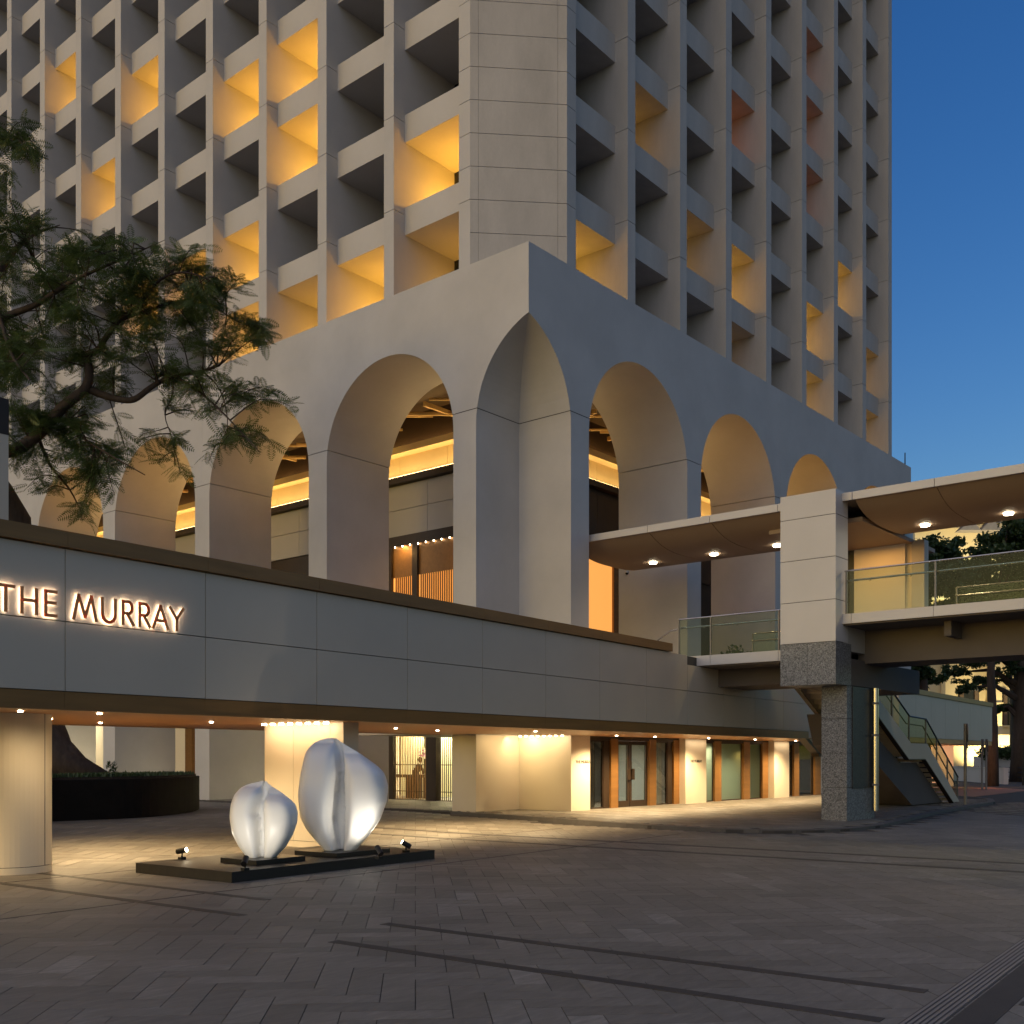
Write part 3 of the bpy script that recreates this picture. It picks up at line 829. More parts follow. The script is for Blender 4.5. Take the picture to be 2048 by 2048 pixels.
# columns
def colring(name, s, t, r, label):
    x, y, _ = cf(s, t)
    c = empty(name, (x, y, 0), label, 'column')
    m = MB(); m.cyl(x, y, .115, HS + .002, r, 48); m.build('shaft', M['cream'], c, smooth=False)
    m = MB(); m.cyl(x, y, .0, .105, r + .004, 48); m.build('base_ring', M['cream'], c)
    m = MB(); m.cyl(x, y, .1, .12, r - .015, 32); m.build('joint', M['joint'], c)
    a = R(-62) ; m = MB(); m.box(-.004, .004, -.004, .004, .115, HS); v = m.v
    m.v = [(x + r * math.cos(a) + p[0], y + r * math.sin(a) + p[1], p[2]) for p in v]; m.build('seam', M['joint'], c)
    return c
cc = atd(26, 1515, 16.75); sc_, tc_ = tocf(cc[0], cc[1])
colring('canopy_column', sc_, tc_, .565, 'round cream stone column with a seam, under the canopy beside the planter')
# the blade wall pier behind the sculptures
near = atd(687, 1515, 20.6); sn, tn = tocf(near[0], near[1])
far = onX(529, 1515, near[0] - .2); 
bl = empty('wall_pier', (near[0], near[1], 0), 'wide cream stone pier lit from above behind the pair of sculptures', 'column')
def t_for(px, s_, t_):
    lo, hi = t_, t_ + 9
    for _ in range(50):
        mid = (lo + hi) / 2; x, y, _z = cf(s_, mid); q = CX + FPX * (x * sa - y * ca) / (x * ca + y * sa)
        if q > px: lo = mid
        else: hi = mid
    return lo
tf = t_for(529, sn, tn)
s2, t2 = sn, tn
L_ = tf - tn
for k, (u0, u1) in enumerate(((0, .16), (.16, .62), (.62, 1))):
    m = MB(); m.box(sn, sn + .42, tn + L_ * u0 + .004, tn + L_ * u1 - .004, .13, HS, cf); m.build('panel', M['cream'], bl)
m = MB(); m.box(sn - .004, sn + .424, tn - .004, tf + .004, 0.0, .12, cf); m.build('base', M['cream'], bl)
m = MB(); m.box(sn + .02, sn + .40, tn + .03, tf - .03, .05, HS - .02, cf); m.build('core', M['joint'], bl)
for k in range(8):
    t_ = tn + .25 + k * (L_ - .5) / 7
    m = MB(); x, y, _ = cf(sn - .22, t_); m.cyl(x, y, HS - .03, HS + .005, .05, 10); m.build('wall_washer', M['bulb'], bl)
l = lamp('washer_lamp', 'AREA', cf(sn - .55, (tn + tf) / 2, HS - .05), 10, (1, .66, .32), bl, shape='RECTANGLE', size=.12, size_y=L_ * .95)
l.rotation_euler = (0, R(-25), TH)

# ================================================================== ILLUMINATED SIGN
sign = empty('hotel_sign', cf(j0 - .9, t0 - .1, 3.8), 'halo lit copper letters reading THE MURRAY on the grey parapet', 'sign')
def letter(ch, s0, wd, h, z0):
    """strokes of a thin geometric capital, as polylines in unit coordinates"""
    L = {'T': [[(0, 1), (1, 1)], [(.5, 1), (.5, 0)]], 'H': [[(.06, 0), (.06, 1)], [(.94, 0), (.94, 1)], [(.06, .52), (.94, .52)]],
         'E': [[(.95, 1), (.08, 1), (.08, 0), (.95, 0)], [(.08, .53), (.88, .53)]],
         'M': [[(0, 0), (.22, 1), (.5, .12), (.78, 1), (1, 0)]],
         'U': [[(.06, 1), (.06, .36)] + [(.5 - .44 * math.cos(a), .36 - .36 * math.sin(a)) for a in np.linspace(0, math.pi, 14)][1:] + [(.94, 1)]],
         'R': [[(.1, 0), (.1, 1), (.52, 1)] + [(.52 + .30 * math.sin(a), .74 + .26 * math.cos(a)) for a in np.linspace(0, math.pi, 12)][1:] + [(.1, .48)], [(.42, .48), (.92, 0)]],
         'A': [[(0, 0), (.5, 1), (1, 0)], [(.18, .34), (.82, .34)]], 'Y': [[(0, 1), (.5, .5), (1, 1)], [(.5, .5), (.5, 0)]]}[ch]
    def strokes(tw, ta, tb):
        m = MB()
        for pl in L:
            pl = [(s0 + u * wd, z0 + v * h) for u, v in pl]
            for (a, z), (b, zz) in zip(pl, pl[1:]):
                d = Vector((b - a, zz - z)); ln = d.length; d /= ln; n = Vector((-d.y, d.x)) * tw / 2; e = d * tw * .42
                q = [(a - e.x + n.x, z - e.y + n.y), (a - e.x - n.x, z - e.y - n.y), (b + e.x - n.x, zz + e.y - n.y), (b + e.x + n.x, zz + e.y + n.y)]
                m.prism(q, lambda u, v, k: cf(u, tb if k else ta, v))
        return m
    o = strokes(.047, t0 - .050, t0 - .034).build('letter', M['letter'], sign)
    strokes(.034, t0 - .0335, t0 - .024).build('halo_led', M['led_sign'], o)
zb, hL = 3.785, .335
wx = lambda px: tocf(*[v for v in line_at(px)])[0]
def line_at(px):      # where a pixel column meets the canopy face
    d = ray(px, 1200); nxx, nyy = -sth, cth
    t = t0 / (nxx * d[0] + nyy * d[1]); return d[0] * t, d[1] * t
sp = lambda px: tocf(*line_at(px))[0]
for ch, p0, p1 in (('T', -8, 24), ('H', 38.5, 71.5), ('E', 86, 110), ('M', 144, 189), ('U', 199.5, 229), ('R', 240, 265), ('R', 273.5, 298), ('A', 303, 332), ('Y', 337, 363)):
    a, b = sp(p0), sp(p1); letter(ch, a, b - a, hL, zb)

# ================================================================== SHOP FRONTS UNDER THE SLAB
YG = YF + .32
shop = empty('shop_front', (36, YG, 0), 'row of glazed doors and windows between bronze fins along the pavement', 'shop front')
zf0 = .125
def X_at(px): return onY(px, 1550, YF + .05)[0]
m = MB(); m.box(X_at(1176), 47.5, YG + 3.4, YG + 3.6, zf0 - .05, HS); m.build('back_wall', M['greypanel'], shop)
m = MB(); m.box(X_at(1176), 47.5, YG - .25, YG + 3.5, zf0 - .1, zf0 + .004); m.build('shop_floor', M['granite_dark'], shop)
m = MB(); m.box(X_at(1176), 47.5, YG - .1, YG + 3.5, HS - .12, HS + .05); m.build('head_frame', M['darkbronze'], shop)
m = MB(); m.box(47.3, 47.5, YG - .1, YG + 3.5, zf0, HS - .12); m.build('end_wall', M['greypanel'], shop)
m = MB(); m.box(X_at(1408), X_at(1410), YG + .1, YG + 3.4, zf0, HS - .12); m.build('party_wall', M['greypanel'], shop)
zt = HS - .12
def pane(p0, p1, mat, name='pane', frame=.03):
    a, b = X_at(p0), X_at(p1)
    fo = MB(); fo.box(a, a + frame, YG - .03, YG + .05, zf0, zt); fo.box(b - frame, b, YG - .03, YG + .05, zf0, zt); fo.box(a + frame, b - frame, YG - .03, YG + .05, zf0, zf0 + .05); fo.box(a + frame, b - frame, YG - .03, YG + .05, zt - .04, zt)
    f = fo.build('window_frame', M['darkbronze'], shop)
    m = MB(); m.box(a + frame, b - frame, YG - .004, YG + .008, zf0 + .05, zt - .04); m.build(name, M[mat], f)
    return f, a, b
def slats(f, a, b, mat='cream', off=.25, w=.035, st=.11):
    k = 0
    while a + .05 + k * st < b - .04:
        x = a + .05 + k * st; m = MB(); m.box(x, x + w, YG + off, YG + off + .06, zf0, zt); m.build('slat', M[mat], f); k += 1
def fin(p0, p1, proud=.12, name='fin', mat='bronze'):
    a, b = X_at(p0), X_at(p1)
    m = MB(); m.box(a, b, YG - proud, YG + .06, zf0 - .01, zt + .06); m.build(name, M[mat], shop)
f, a, b = pane(1181, 1219, 'glass_dark'); slats(f, a, b, 'greysteel')
m = MB()
for k in range(16):
    x = a + .1 + (b - a) * random.random() * .75; m.box(x, x + .04, YG + 1.2, YG + 1.24, 1.45 + random.random() * .1, 1.62 + random.random() * .1)
m.build('chandelier', M['led_amber'], f)
fin(1219, 1230, .05, 'post', 'darkbronze'); fin(1230, 1244)
# double door
for p0, p1, hs in ((1245, 1270, 1), (1272, 1306, -1)):
    a, b = X_at(p0), X_at(p1)
    fo = MB(); fo.box(a, a + .09, YG - .04, YG + .04, zf0 + .01, zt - .02); fo.box(b - .09, b, YG - .04, YG + .04, zf0 + .01, zt - .02); fo.box(a + .09, b - .09, YG - .04, YG + .04, zf0 + .01, zf0 + .22); fo.box(a + .09, b - .09, YG - .04, YG + .04, zt - .14, zt - .02)
    dd = fo.build('door', M['darkbronze'], shop)
    m = MB(); m.box(a + .09, b - .09, YG - .006, YG + .006, zf0 + .22, zt - .14); m.build('pane', M['glass'], dd)
    hx = b - .05 if hs > 0 else a + .05
    m = MB(); m.box(hx - .12, hx + .12, YG - .11, YG - .045, 1.05, 1.42); m.build('handle', M['darkbronze'], dd)
fin(1307, 1320); f, a, b = pane(1320, 1346, 'glass_dark'); slats(f, a, b, 'cream', .12, .03, .13); fin(1346, 1355, .05, 'post', 'darkbronze'); fin(1355, 1366)
for p0, p1 in ((1408, 1437), (1451, 1494), (1508, 1532)):
    f, a, b = pane(p0, p1, 'frost')
for p0, p1 in ((1437, 1450), (1495, 1507), (1532, 1543)): fin(p0, p1)
f, a, b = pane(1575, 1595, 'glass_dark'); fin(1595, 1605); f, a, b = pane(1605, 1637, 'glass_dark'); fin(1637, 1648)
# cream cladding of the pier feet between the shops, with small lettering
def txt(body, loc, size, rot, mat, parent, depth=.004):
    cu = bpy.data.curves.new('lettering', 'FONT'); cu.body = body; cu.size = size; cu.extrude = depth; cu.align_x = 'CENTER'
    o = bpy.data.objects.new('tmp', cu); COL.objects.link(o)
    bpy.context.view_layer.update()
    me = bpy.data.meshes.new_from_object(o.evaluated_get(bpy.context.evaluated_depsgraph_get()))
    bpy.data.objects.remove(o); bpy.data.curves.remove(cu)
    me.materials.clear(); me.materials.append(M[mat])
    t = bpy.data.objects.new('lettering', me); COL.objects.link(t); t.location = loc; t.rotation_euler = rot
    setp(t, parent); return t
for p0, p1 in ((1366, 1408), (1544, 1574)):
    a, b = X_at(p0), X_at(p1)
    m = MB(); m.box(a + .005, b - .005, YF - .05, YG + .5, zf0 - .02, HS); c = m.build('pier_cladding', M['cream'], shop)
    if p0 == 1366: txt('THE MURRAY', ((a + b) / 2, YF - .058, 1.62), .14, (R(90), 0, 0), 'black', c)
    l = lamp('pier_lamp', 'AREA', ((a + b) / 2, YF - .28, HS - .04), 4, (1, .78, .5), c, aim=((a + b) / 2, YF - .06, .6), shape='RECTANGLE', size=b - a, size_y=.08)
# cladding of the foot of the corner pier (cream below the slab), following the niche
cl = .03
P = [(XC + CE + .02, YF - cl), (XC + NOTCH - cl, YF - cl), (XC + NOTCH - cl, YF + NOTCH - cl), (XC - cl, YF + NOTCH - cl), (XC - cl, YF + CE + .02), (XC - cl + .02, YF + CE + .02), (XC - cl + .02, YF + NOTCH - cl + .02), (XC + NOTCH - cl + .02, YF + NOTCH - cl + .02), (XC + NOTCH - cl + .02, YF - cl + .02), (XC + CE + .02, YF - cl + .02)]
m = MB(); m.plan(P, zf0 - .02, HS + .01); cpc = m.build('pier_cladding', M['cream'], shop)
txt('THE MURRAY', (XC + NOTCH + .62, YF - cl - .008, 1.62), .14, (R(90), 0, 0), 'black', cpc)
l = lamp('niche_wash', 'AREA', (XC + NOTCH - .7, YF + NOTCH * .5, HS - .03), 13, (1, .76, .42), cpc, shape='RECTANGLE', size=.08, size_y=NOTCH * .9); l.rotation_euler = (0, R(-28), 0)
l = lamp('niche_wash', 'AREA', (XC + NOTCH * .5, YF + NOTCH - .7, HS - .03), 9, (1, .72, .36), cpc, shape='RECTANGLE', size=NOTCH * .9, size_y=.08); l.rotation_euler = (R(28), 0, 0)
for k in range(8):
    y = YF + .15 + k * .24; m = MB(); m.cyl(XC + NOTCH - .25, y, HS - .03, HS - .001, .035, 8); m.build('downlight', M['bulb'], cpc)
lamp('shop_lamp', 'AREA', (29.6, YG + 1.9, zt - .1), 150, (1, .90, .76), shop, shape='RECTANGLE', size=3.5, size_y=1.2)
lamp('shop_lamp', 'AREA', (X_at(1424), YG + .45, zt - .12), 26, (1, 1, .86), shop, shape='RECTANGLE', size=.7, size_y=.3)
lamp('shop_lamp', 'AREA', (X_at(1490), YG + .40, zt - .3), 4, (1, .66, .25), shop, shape='RECTANGLE', size=.3, size_y=.3)
lamp('shop_lamp', 'AREA', (X_at(1465), YG + 1.5, zt - .5), 46, (.95, 1, .82), shop, shape='RECTANGLE', size=1.2, size_y=.6)
lamp('shop_lamp', 'AREA', (44.5, YG + 2.2, zt - .1), 40, (1, .9, .75), shop, shape='RECTANGLE', size=2.0, size_y=1.0)

# ================================================================== LOBBY BEHIND THE FIRST ARCH
XL = XI - .02
lob = empty('lobby_front', (XL, YI + 5, .12), 'tall dark framed lobby window with a screen of upright bars before a glowing wall', 'lobby window')
ya = lambda px: onX(px, 1550, XL)[1]
def fr_box(p0, p1, name='frame', proud=.12):
    m = MB(); m.box(XL - proud, XL + .05, ya(p1), ya(p0), .1, 3.2); return m.build(name, M['darkbronze'], lob)
fr_box(774, 790); fr_box(859, 879, proud=.2)
m = MB(); m.box(XL - .1, XL + .05, ya(940), ya(774), .06, .16); m.build('sill', M['darkbronze'], lob)
def bars(p0, p1, n, mat):
    for k in range(n):
        y = ya(p0) + (ya(p1) - ya(p0)) * (k + .5) / n
        m = MB(); m.box(XL - .0, XL + .03, y - .012, y + .012, .16, 3.2); m.build('bar', M[mat], lob)
bars(790, 859, 21, 'bronze'); bars(879, 930, 13, 'darkbronze')
m = MB(); m.box(XL + .02, XL + .05, ya(930), ya(790), 1.50, 1.53); m.box(XL + .02, XL + .05, ya(930), ya(790), .46, .49); m.build('cross_rail', M['darkbronze'], lob)
lobwall = MB(); lobwall.box(XL + 3.1, XL + 3.2, ya(960) - 2, ya(760) + 2, .1, 3.4); 
M['lobbyglow'] = stone('pale ribbed wall', (.80, .74, .50), .05, 6, .6, .1, 30, streak=(1, 8, .2))
lobwall.build('rear_wall', M['lobbyglow'], lob)
m = MB(); m.box(XL, XL + 3.2, ya(960) - 2, ya(760) + 2, .06, .112); m.build('lobby_floor', M['granite_dark'], lob)
m = MB(); m.box(XL, XL + 3.2, ya(960) - 2, ya(760) + 2, 3.3, 3.4); m.build('lobby_ceiling', M['cream'], lob)
l = lamp('lobby_lamp', 'AREA', (XL + 2.8, (ya(790) + ya(930)) / 2, 3.25), 560, (1, .90, .58), lob, shape='RECTANGLE', size=.25, size_y=8); l.rotation_euler = (0, R(-14), 0)
lamp('lobby_lamp', 'AREA', (XL + 1.4, (ya(790) + ya(930)) / 2, 3.28), 30, (1, .85, .6), lob, shape='RECTANGLE', size=1.5, size_y=6)
# reception desk
XD = XL + 1.5
yd = lambda px: onX(px, 1550, XD)[1]
desk = empty('reception_desk', (XD, yd(830), .112), 'black reception desk with a thin overhanging top inside the lobby', 'desk')
m = MB(); m.box(XD - .3, XD + .3, yd(858), yd(797), .98, 1.10); m.build('desk_top', M['black'], desk)
m = MB(); m.box(XD - .26, XD + .26, yd(836), yd(821), .112, .98); m.build('pedestal', M['black'], desk)
m = MB(); m.box(XD - .26, XD + .26, yd(862), yd(855), .112, .98); m.build('pedestal', M['black'], desk)
# vase of orchids
yv = yd(853.5)
vase = empty('orchid_vase', (XD, yv, 1.10), 'tall green vase of magenta orchids on the reception desk', 'vase')
m = MB(); m.tube([(XD, yv, 1.10), (XD, yv, 1.3), (XD, yv, 1.75)], [.09, .10, .12], 14); m.build('vase_body', M['leaf2'], vase)
fl = MB()
for k in range(46):
    a, rr, z = random.uniform(0, 6.28), random.uniform(.02, .34), random.uniform(1.82, 2.16)
    c = Vector((XD + rr * math.cos(a), yv + rr * math.sin(a), z)); u = Vector((random.gauss(0, 1), random.gauss(0, 1), random.gauss(0, 1))).normalized(); v = u.orthogonal().normalized()
    r_ = .055; fl.add([c + u * r_, c + v * r_, c - u * r_, c - v * r_], [(0, 1, 2, 3)])
fl.build('blossom', M['orchid'], vase)
st = MB()
for k in range(14):
    a, rr = random.uniform(0, 6.28), random.uniform(.05, .22); st.tube([(XD, yv, 1.72), (XD + rr * .4 * math.cos(a), yv + rr * .4 * math.sin(a), 2.05), (XD + rr * math.cos(a), yv + rr * math.sin(a), 2.5 + random.random() * .2)], [.012, .01, .02], 5)
st.build('stem', M['leaf'], vase)
# the receptionist leaning over the desk
xp, yp = XD - .50, yd(846)
person = empty('person', (xp, yp, .112), 'person in a dark suit and pale shirt leaning over the reception desk', 'person')
def skin(name, verts, edges, rad, mat, root=0, sub=2):
    me = bpy.data.meshes.new(name); me.from_pydata([(xp + a, yp + b, .112 + c) for a, b, c in verts], edges, []); me.materials.append(M[mat])
    o = bpy.data.objects.new(name, me); COL.objects.link(o)
    o.modifiers.new('skin', 'SKIN')
    for i, r_ in enumerate(rad): me.skin_vertices[0].data[i].radius = r_ if hasattr(r_, '__len__') else (r_, r_)
    for v in me.skin_vertices[0].data: v.use_root = False
    me.skin_vertices[0].data[root].use_root = True
    s_ = o.modifiers.new('sub', 'SUBSURF'); s_.levels = sub; s_.render_levels = sub
    setp(o, person); return o
# local axes: +x towards the desk (away from camera), y sideways; leaning forward over the desk
V = [(0, 0, .90), (.10, .02, 1.10), (.22, .03, 1.28), (.28, .04, 1.37), (.33, .05, 1.43),      # pelvis, waist, chest, neck base, neck
     (0, .09, .86), (-.02, .10, .48), (-.05, .10, .09), (.08, .10, .03),
     (0, -.09, .86), (.03, -.10, .48), (.0, -.11, .09), (.13, -.11, .03),
     (.24, .19, 1.31), (.30, .26, 1.10), (.42, .18, 1.015), (.24, -.14, 1.31), (.30, -.22, 1.10), (.44, -.08, 1.015)]
E_ = [(0, 1), (1, 2), (2, 3), (3, 4), (0, 5), (5, 6), (6, 7), (7, 8), (0, 9), (9, 10), (10, 11), (11, 12), (2, 13), (13, 14), (14, 15), (2, 16), (16, 17), (17, 18)]
RD = [(.15, .12), (.13, .11), (.16, .12), (.09, .08), (.055, .055), .095, .07, .05, .045, .095, .07, .05, .045, .075, .052, .038, .075, .052, .038]
skin('body', V, E_, RD, 'suit')
skin('head', [(.36, .05, 1.46), (.41, .05, 1.53), (.43, .05, 1.61)], [(0, 1), (1, 2)], [(.06, .05), (.085, .075), (.07, .065)], 'skin')
m = MB(); hb = bmesh.new(); bmesh.ops.create_uvsphere(hb, u_segments=14, v_segments=10, radius=.105); hm = bpy.data.meshes.new('hair')
hb.to_mesh(hm); hb.free(); hm.materials.append(M['hair']); ho = bpy.data.objects.new('hair', hm); COL.objects.link(ho); ho.location = (xp + .385, yp + .05, .112 + 1.60); ho.scale = (1.0, .92, 1.12); setp(ho, person)
m = MB(); m.prism([(-.03, 1.18), (.03, 1.18), (.045, 1.37), (-.01, 1.40)], lambda a, z, k: (xp + (.13 if k else .10) + (z - 1.18) * .5 - .06, yp + .1 + a, .112 + z)); m.build('shirt', M['shirt'], person)
for sy, hx_ in ((.16, .45), (-.06, .47)):
    hv = [(0, 0, 0), (.05, 0, -.005)] + [p for k in range(5) for p in ((.075, -.035 + .0175 * k, -.005), (.115 - abs(k - 2) * .008, -.04 + .02 * k, -.018))]
    he = [(0, 1)] + [e for k in range(5) for e in ((1, 2 + 2 * k), (2 + 2 * k, 3 + 2 * k))]
    skin('hand', [(hx_ + a, sy + b, 1.01 + c) for a, b, c in hv], he, [.025, .024] + [.009, .008] * 5, 'skin', 0, 1)

# ================================================================== PLANTER AND TREE
def smooth_path(P, n):
    out = []
    for i in range(len(P) - 1):
        p0 = P[max(0, i - 1)]; p1 = P[i]; p2 = P[i + 1]; p3 = P[min(len(P) - 1, i + 2)]
        for k in range(n):
            t = k / n; out.append(.5 * ((2 * p1) + (p2 - p0) * t + (2 * p0 - 5 * p1 + 4 * p2 - p3) * t * t + (3 * p1 - p0 - 3 * p2 + p3) * t ** 3))
    out.append(P[-1]); return out
pl0 = gnd(97, 1648, .03); 
PC = [gnd(60, 1652, .04), gnd(97, 1648, .04), gnd(200, 1643, .05), gnd(300, 1637, .06), gnd(380, 1626, .08), gnd(399, 1619, .08)]
pp = [(p.x, p.y) for p in smooth_path([Vector(p) for p in PC], 6)]
back = [(pp[-1][0] - 1.2, pp[-1][1] + 3.2), (pp[0][0] + 1.0, pp[0][1] + 7.5), (pp[0][0] - 4.5, pp[0][1] + 6.0), (pp[0][0] - 5.0, pp[0][1] + 1.5)]
poly = pp + back
planter = empty('planter', (15, 30, 0), 'low dark stone planter with a gently curved front, planted with ground cover under the tree', 'planter')
m = MB(); m.plan(poly, .0, 1.20); m.build('planter_wall', M['planter'], planter, bevel=.02)
cxp, cyp = sum(p[0] for p in poly) / len(poly), sum(p[1] for p in poly) / len(poly)
m = MB(); m.plan([(cxp + (x - cxp) * .96, cyp + (y - cyp) * .96) for x, y in poly], 1.15, 1.27); m.build('soil_bed', M['soil'], planter)
gc = MB()
for k in range(2600):
    u = random.random(); a, b = random.choice(list(zip(poly, poly[1:]))); t = random.random() ** .6
    x, y = cxp + (a[0] + (b[0] - a[0]) * u - cxp) * t * .95, cyp + (a[1] + (b[1] - a[1]) * u - cyp) * t * .95
    h = random.uniform(.04, .14); an = random.uniform(0, 6.28); dx, dy = .05 * math.cos(an), .05 * math.sin(an)
    gc.add([(x - dx, y - dy, 1.26), (x + dx, y + dy, 1.26), (x + dx * .3 + random.uniform(-.05, .05), y + dy * .3, 1.26 + h)], [(0, 1, 2)])
gc.build('ground_cover', M['leaf2'], planter, kind='stuff')

for k_, (px_, py_) in enumerate(((218, 1553), (228, 1558))):
    q = Vector(atd(px_, 1515, 30.6)); q.z = 1.26
    o = empty('small_plant', q, ('small dark spiky plant standing in the planter beside the tree roots', 'shorter dark pointed plant in the planter next to the spiky one')[k_], 'plant')
    m = MB(); m.tube([(q.x, q.y, 1.24), (q.x, q.y, 1.42)], .02, 6); m.build('stem', M['bark'], o)
    m = MB()
    for j in range(46):
        z = random.uniform(0, .30); r_ = (.32 - z) * .38; an = random.uniform(0, 6.28); c = Vector((q.x + r_ * math.cos(an), q.y + r_ * math.sin(an), 1.36 + z)); u = Vector((math.cos(an), math.sin(an), 1.2)).normalized() * .09; v = Vector((-math.sin(an), math.cos(an), 0)) * .02
        m.add([c - u * .3, c + v, c + u, c - v], [(0, 1, 2, 3)])
    m.build('foliage', M['leaf2'], o)
DT = 29.0
tree = empty('feathery_tree', (13.4, 30.5, 1.25), 'large spreading tree with feathery leaves growing from the dark planter', 'tree')
def tp(px, py, d=DT): return Vector(atd(px, py, d))
trunk = MB()
base = Vector((*gnd(40, 1560, 1.25)[:2], 1.22)); base = tp(52, 1515, 31.5); base.z = 1.22
flare = base.copy()
tr_pts = [base, tp(40, 1440, 31.5), tp(28, 1300, 31.2), tp(30, 1150, 31), tp(25, 1040, 30.6), tp(-8, 985, 30.2), tp(-45, 930, 30), tp(-70, 860, 29.6)]
trunk.tube(tr_pts, [1.25, .62, .52, .5, .5, .47, .42, .36], 16)
for (px, py, r0) in ((190, 1546, .18), (140, 1540, .25), (-30, 1550, .3)):
    trunk.tube([tp(52, 1430, 31.5), tp(px * .55 + 30, 1500, 31.3), tp(px, py, 31.0)], [.35, r0 * 1.4, r0 * .5], 10)
trunk.tube([tp(45, 1330, 31.4), tp(58, 1420, 31.4), tp(85, 1490, 31.3), tp(130, 1530, 31.2), tp(215, 1552, 31.0)], [.45, .75, .80, .50, .12], 14)
trunk.build('trunk', M['bark'], tree, smooth=True)
limbs = [
    ([(-70, 860), (10, 905), (75, 870), (125, 815), (172, 775), (178, 735), (172, 712), (196, 700), (212, 675), (240, 640), (280, 610)], .20, .05, 0),
    ([(172, 775), (200, 788), (235, 798), (268, 799), (300, 776), (318, 765), (345, 752), (372, 748), (405, 742), (440, 730)], .12, .035, 0),
    ([(318, 765), (312, 757), (325, 750), (350, 750)], .05, .03, 0),
    ([(355, 755), (400, 785), (440, 820), (480, 862), (520, 905)], .045, .012, -.6),
    ([(-70, 860), (-60, 700), (-10, 560), (50, 480), (120, 450)], .26, .012, .8),
    ([(-60, 700), (0, 640), (70, 610), (150, 560), (240, 520), (330, 480)], .14, .006, -.4),
    ([(240, 640), (330, 610), (400, 600), (470, 640), (530, 665)], .05, .012, .4),
    ([(280, 610), (320, 560), (370, 545), (420, 560)], .05, .012, -.3),
    ([(75, 870), (100, 930), (140, 980), (165, 1030)], .06, .012, .5),
    ([(125, 815), (160, 870), (220, 910), (290, 950)], .05, .012, -.5),
    ([(345, 752), (345, 790), (330, 830), (345, 880), (350, 930)], .025, .008, .2),
    ([(405, 742), (440, 780), (455, 840), (450, 900)], .025, .008, .1),
    ([(-70, 860), (-80, 600), (-60, 400), (-20, 300), (40, 280)], .2, .01, .3),
    ([(-20, 560), (20, 700), (60, 760)], .08, .02, -.9),
    ([(50, 480), (100, 560), (200, 580)], .06, .02, .9),
]
tips = []
for px, r0, r1, dd in limbs:
    P = [tp(x, y, DT + dd * (i / (len(px) - 1)) * 3 + (.0 if i == 0 else random.uniform(-.15, .15))) for i, (x, y) in enumerate(px)]
    P = smooth_path(P, 4)
    b = MB(); b.tube(P, [r0 + (r1 - r0) * (i / (len(P) - 1)) ** .8 for i in range(len(P))], 8); b.build('limb', M['bark'], tree, smooth=True)
    tips.append(P)
# a feather leaf: midrib with paired leaflet rows (each pinna a slim kite)
def frond():
    V, Fq = [], []
    n = 10
    def rib(u): return Vector((u, 0, -.22 * u * u))
    V += [tuple(rib(0) + Vector((0, .006, 0))), tuple(rib(0) - Vector((0, .006, 0))), tuple(rib(.5) - Vector((0, .005, 0))), tuple(rib(.5) + Vector((0, .005, 0))), tuple(rib(1) - Vector((0, .003, 0))), tuple(rib(1) + Vector((0, .003, 0)))]
    Fq += [(0, 1, 2, 3), (3, 2, 4, 5)]
    for i in range(n):
        u = .10 + .88 * i / (n - 1); L = .27 * math.sin(math.pi * (.18 + .74 * i / (n - 1))) + .03
        for sgn in (-1, 1):
            b0 = rib(u); d = Vector((.42, sgn * .9, -.18 - .1 * (i % 2))).normalized(); s_ = d.cross(Vector((0, 0, 1))).normalized() * .030
            k = len(V); V += [tuple(b0), tuple(b0 + d * L * .45 + s_), tuple(b0 + d * L), tuple(b0 + d * L * .45 - s_)]; Fq.append((k, k + 1, k + 2, k + 3))
    return np.array(V), Fq
FV, FQ = frond()
allv, allf = [], []
twigs = MB()
def add_frond(p, dirv, size, roll):
    x = dirv.normalized(); up = Vector((0, 0, 1)); y = up.cross(x)
    if y.length < .05: y = Vector((0, 1, 0))
    y.normalize(); z = x.cross(y)
    q = Matrix.Rotation(roll, 3, x); y = q @ y; z = q @ z
    mt = np.array([x, y, z]).T * size
    v = FV @ mt.T + np.array(p)
    n = sum(len(a) for a in allv); 
    allv.append(v); allf.append(n)
# foliage masses: (px, py, rx, ry, depth offset, depth spread, number of sprays)
masses = [(60, 610, 150, 150, 0, 2.4, 56), (200, 560, 130, 90, -.3, 2.0, 44), (-20, 760, 110, 120, .4, 1.8, 32), (330, 600, 110, 75, 0, 1.4, 32), (110, 740, 110, 90, .6, 1.8, 29),
          (440, 655, 85, 50, 0, 1.0, 20), (520, 668, 40, 18, 0, .5, 5), (20, 300, 70, 75, 0, 1.0, 16), (0, 420, 90, 60, .3, 1.2, 16), (60, 870, 120, 70, 0, 1.4, 26), (190, 870, 110, 60, -.2, 1.2, 18),
          (150, 960, 110, 60, 0, 1.0, 15), (260, 720, 110, 70, .4, 1.6, 16), (430, 745, 90, 55, -.2, .9, 13), (330, 850, 90, 50, 0, .8, 7), (500, 830, 90, 70, 0, .8, 11), (400, 900, 140, 60, 0, .6, 6), (150, 1020, 70, 30, 0, .5, 5), (430, 570, 60, 40, 0, .6, 6), (380, 520, 60, 30, 0, .6, 6)]
allP = [p for P in tips for p in P]
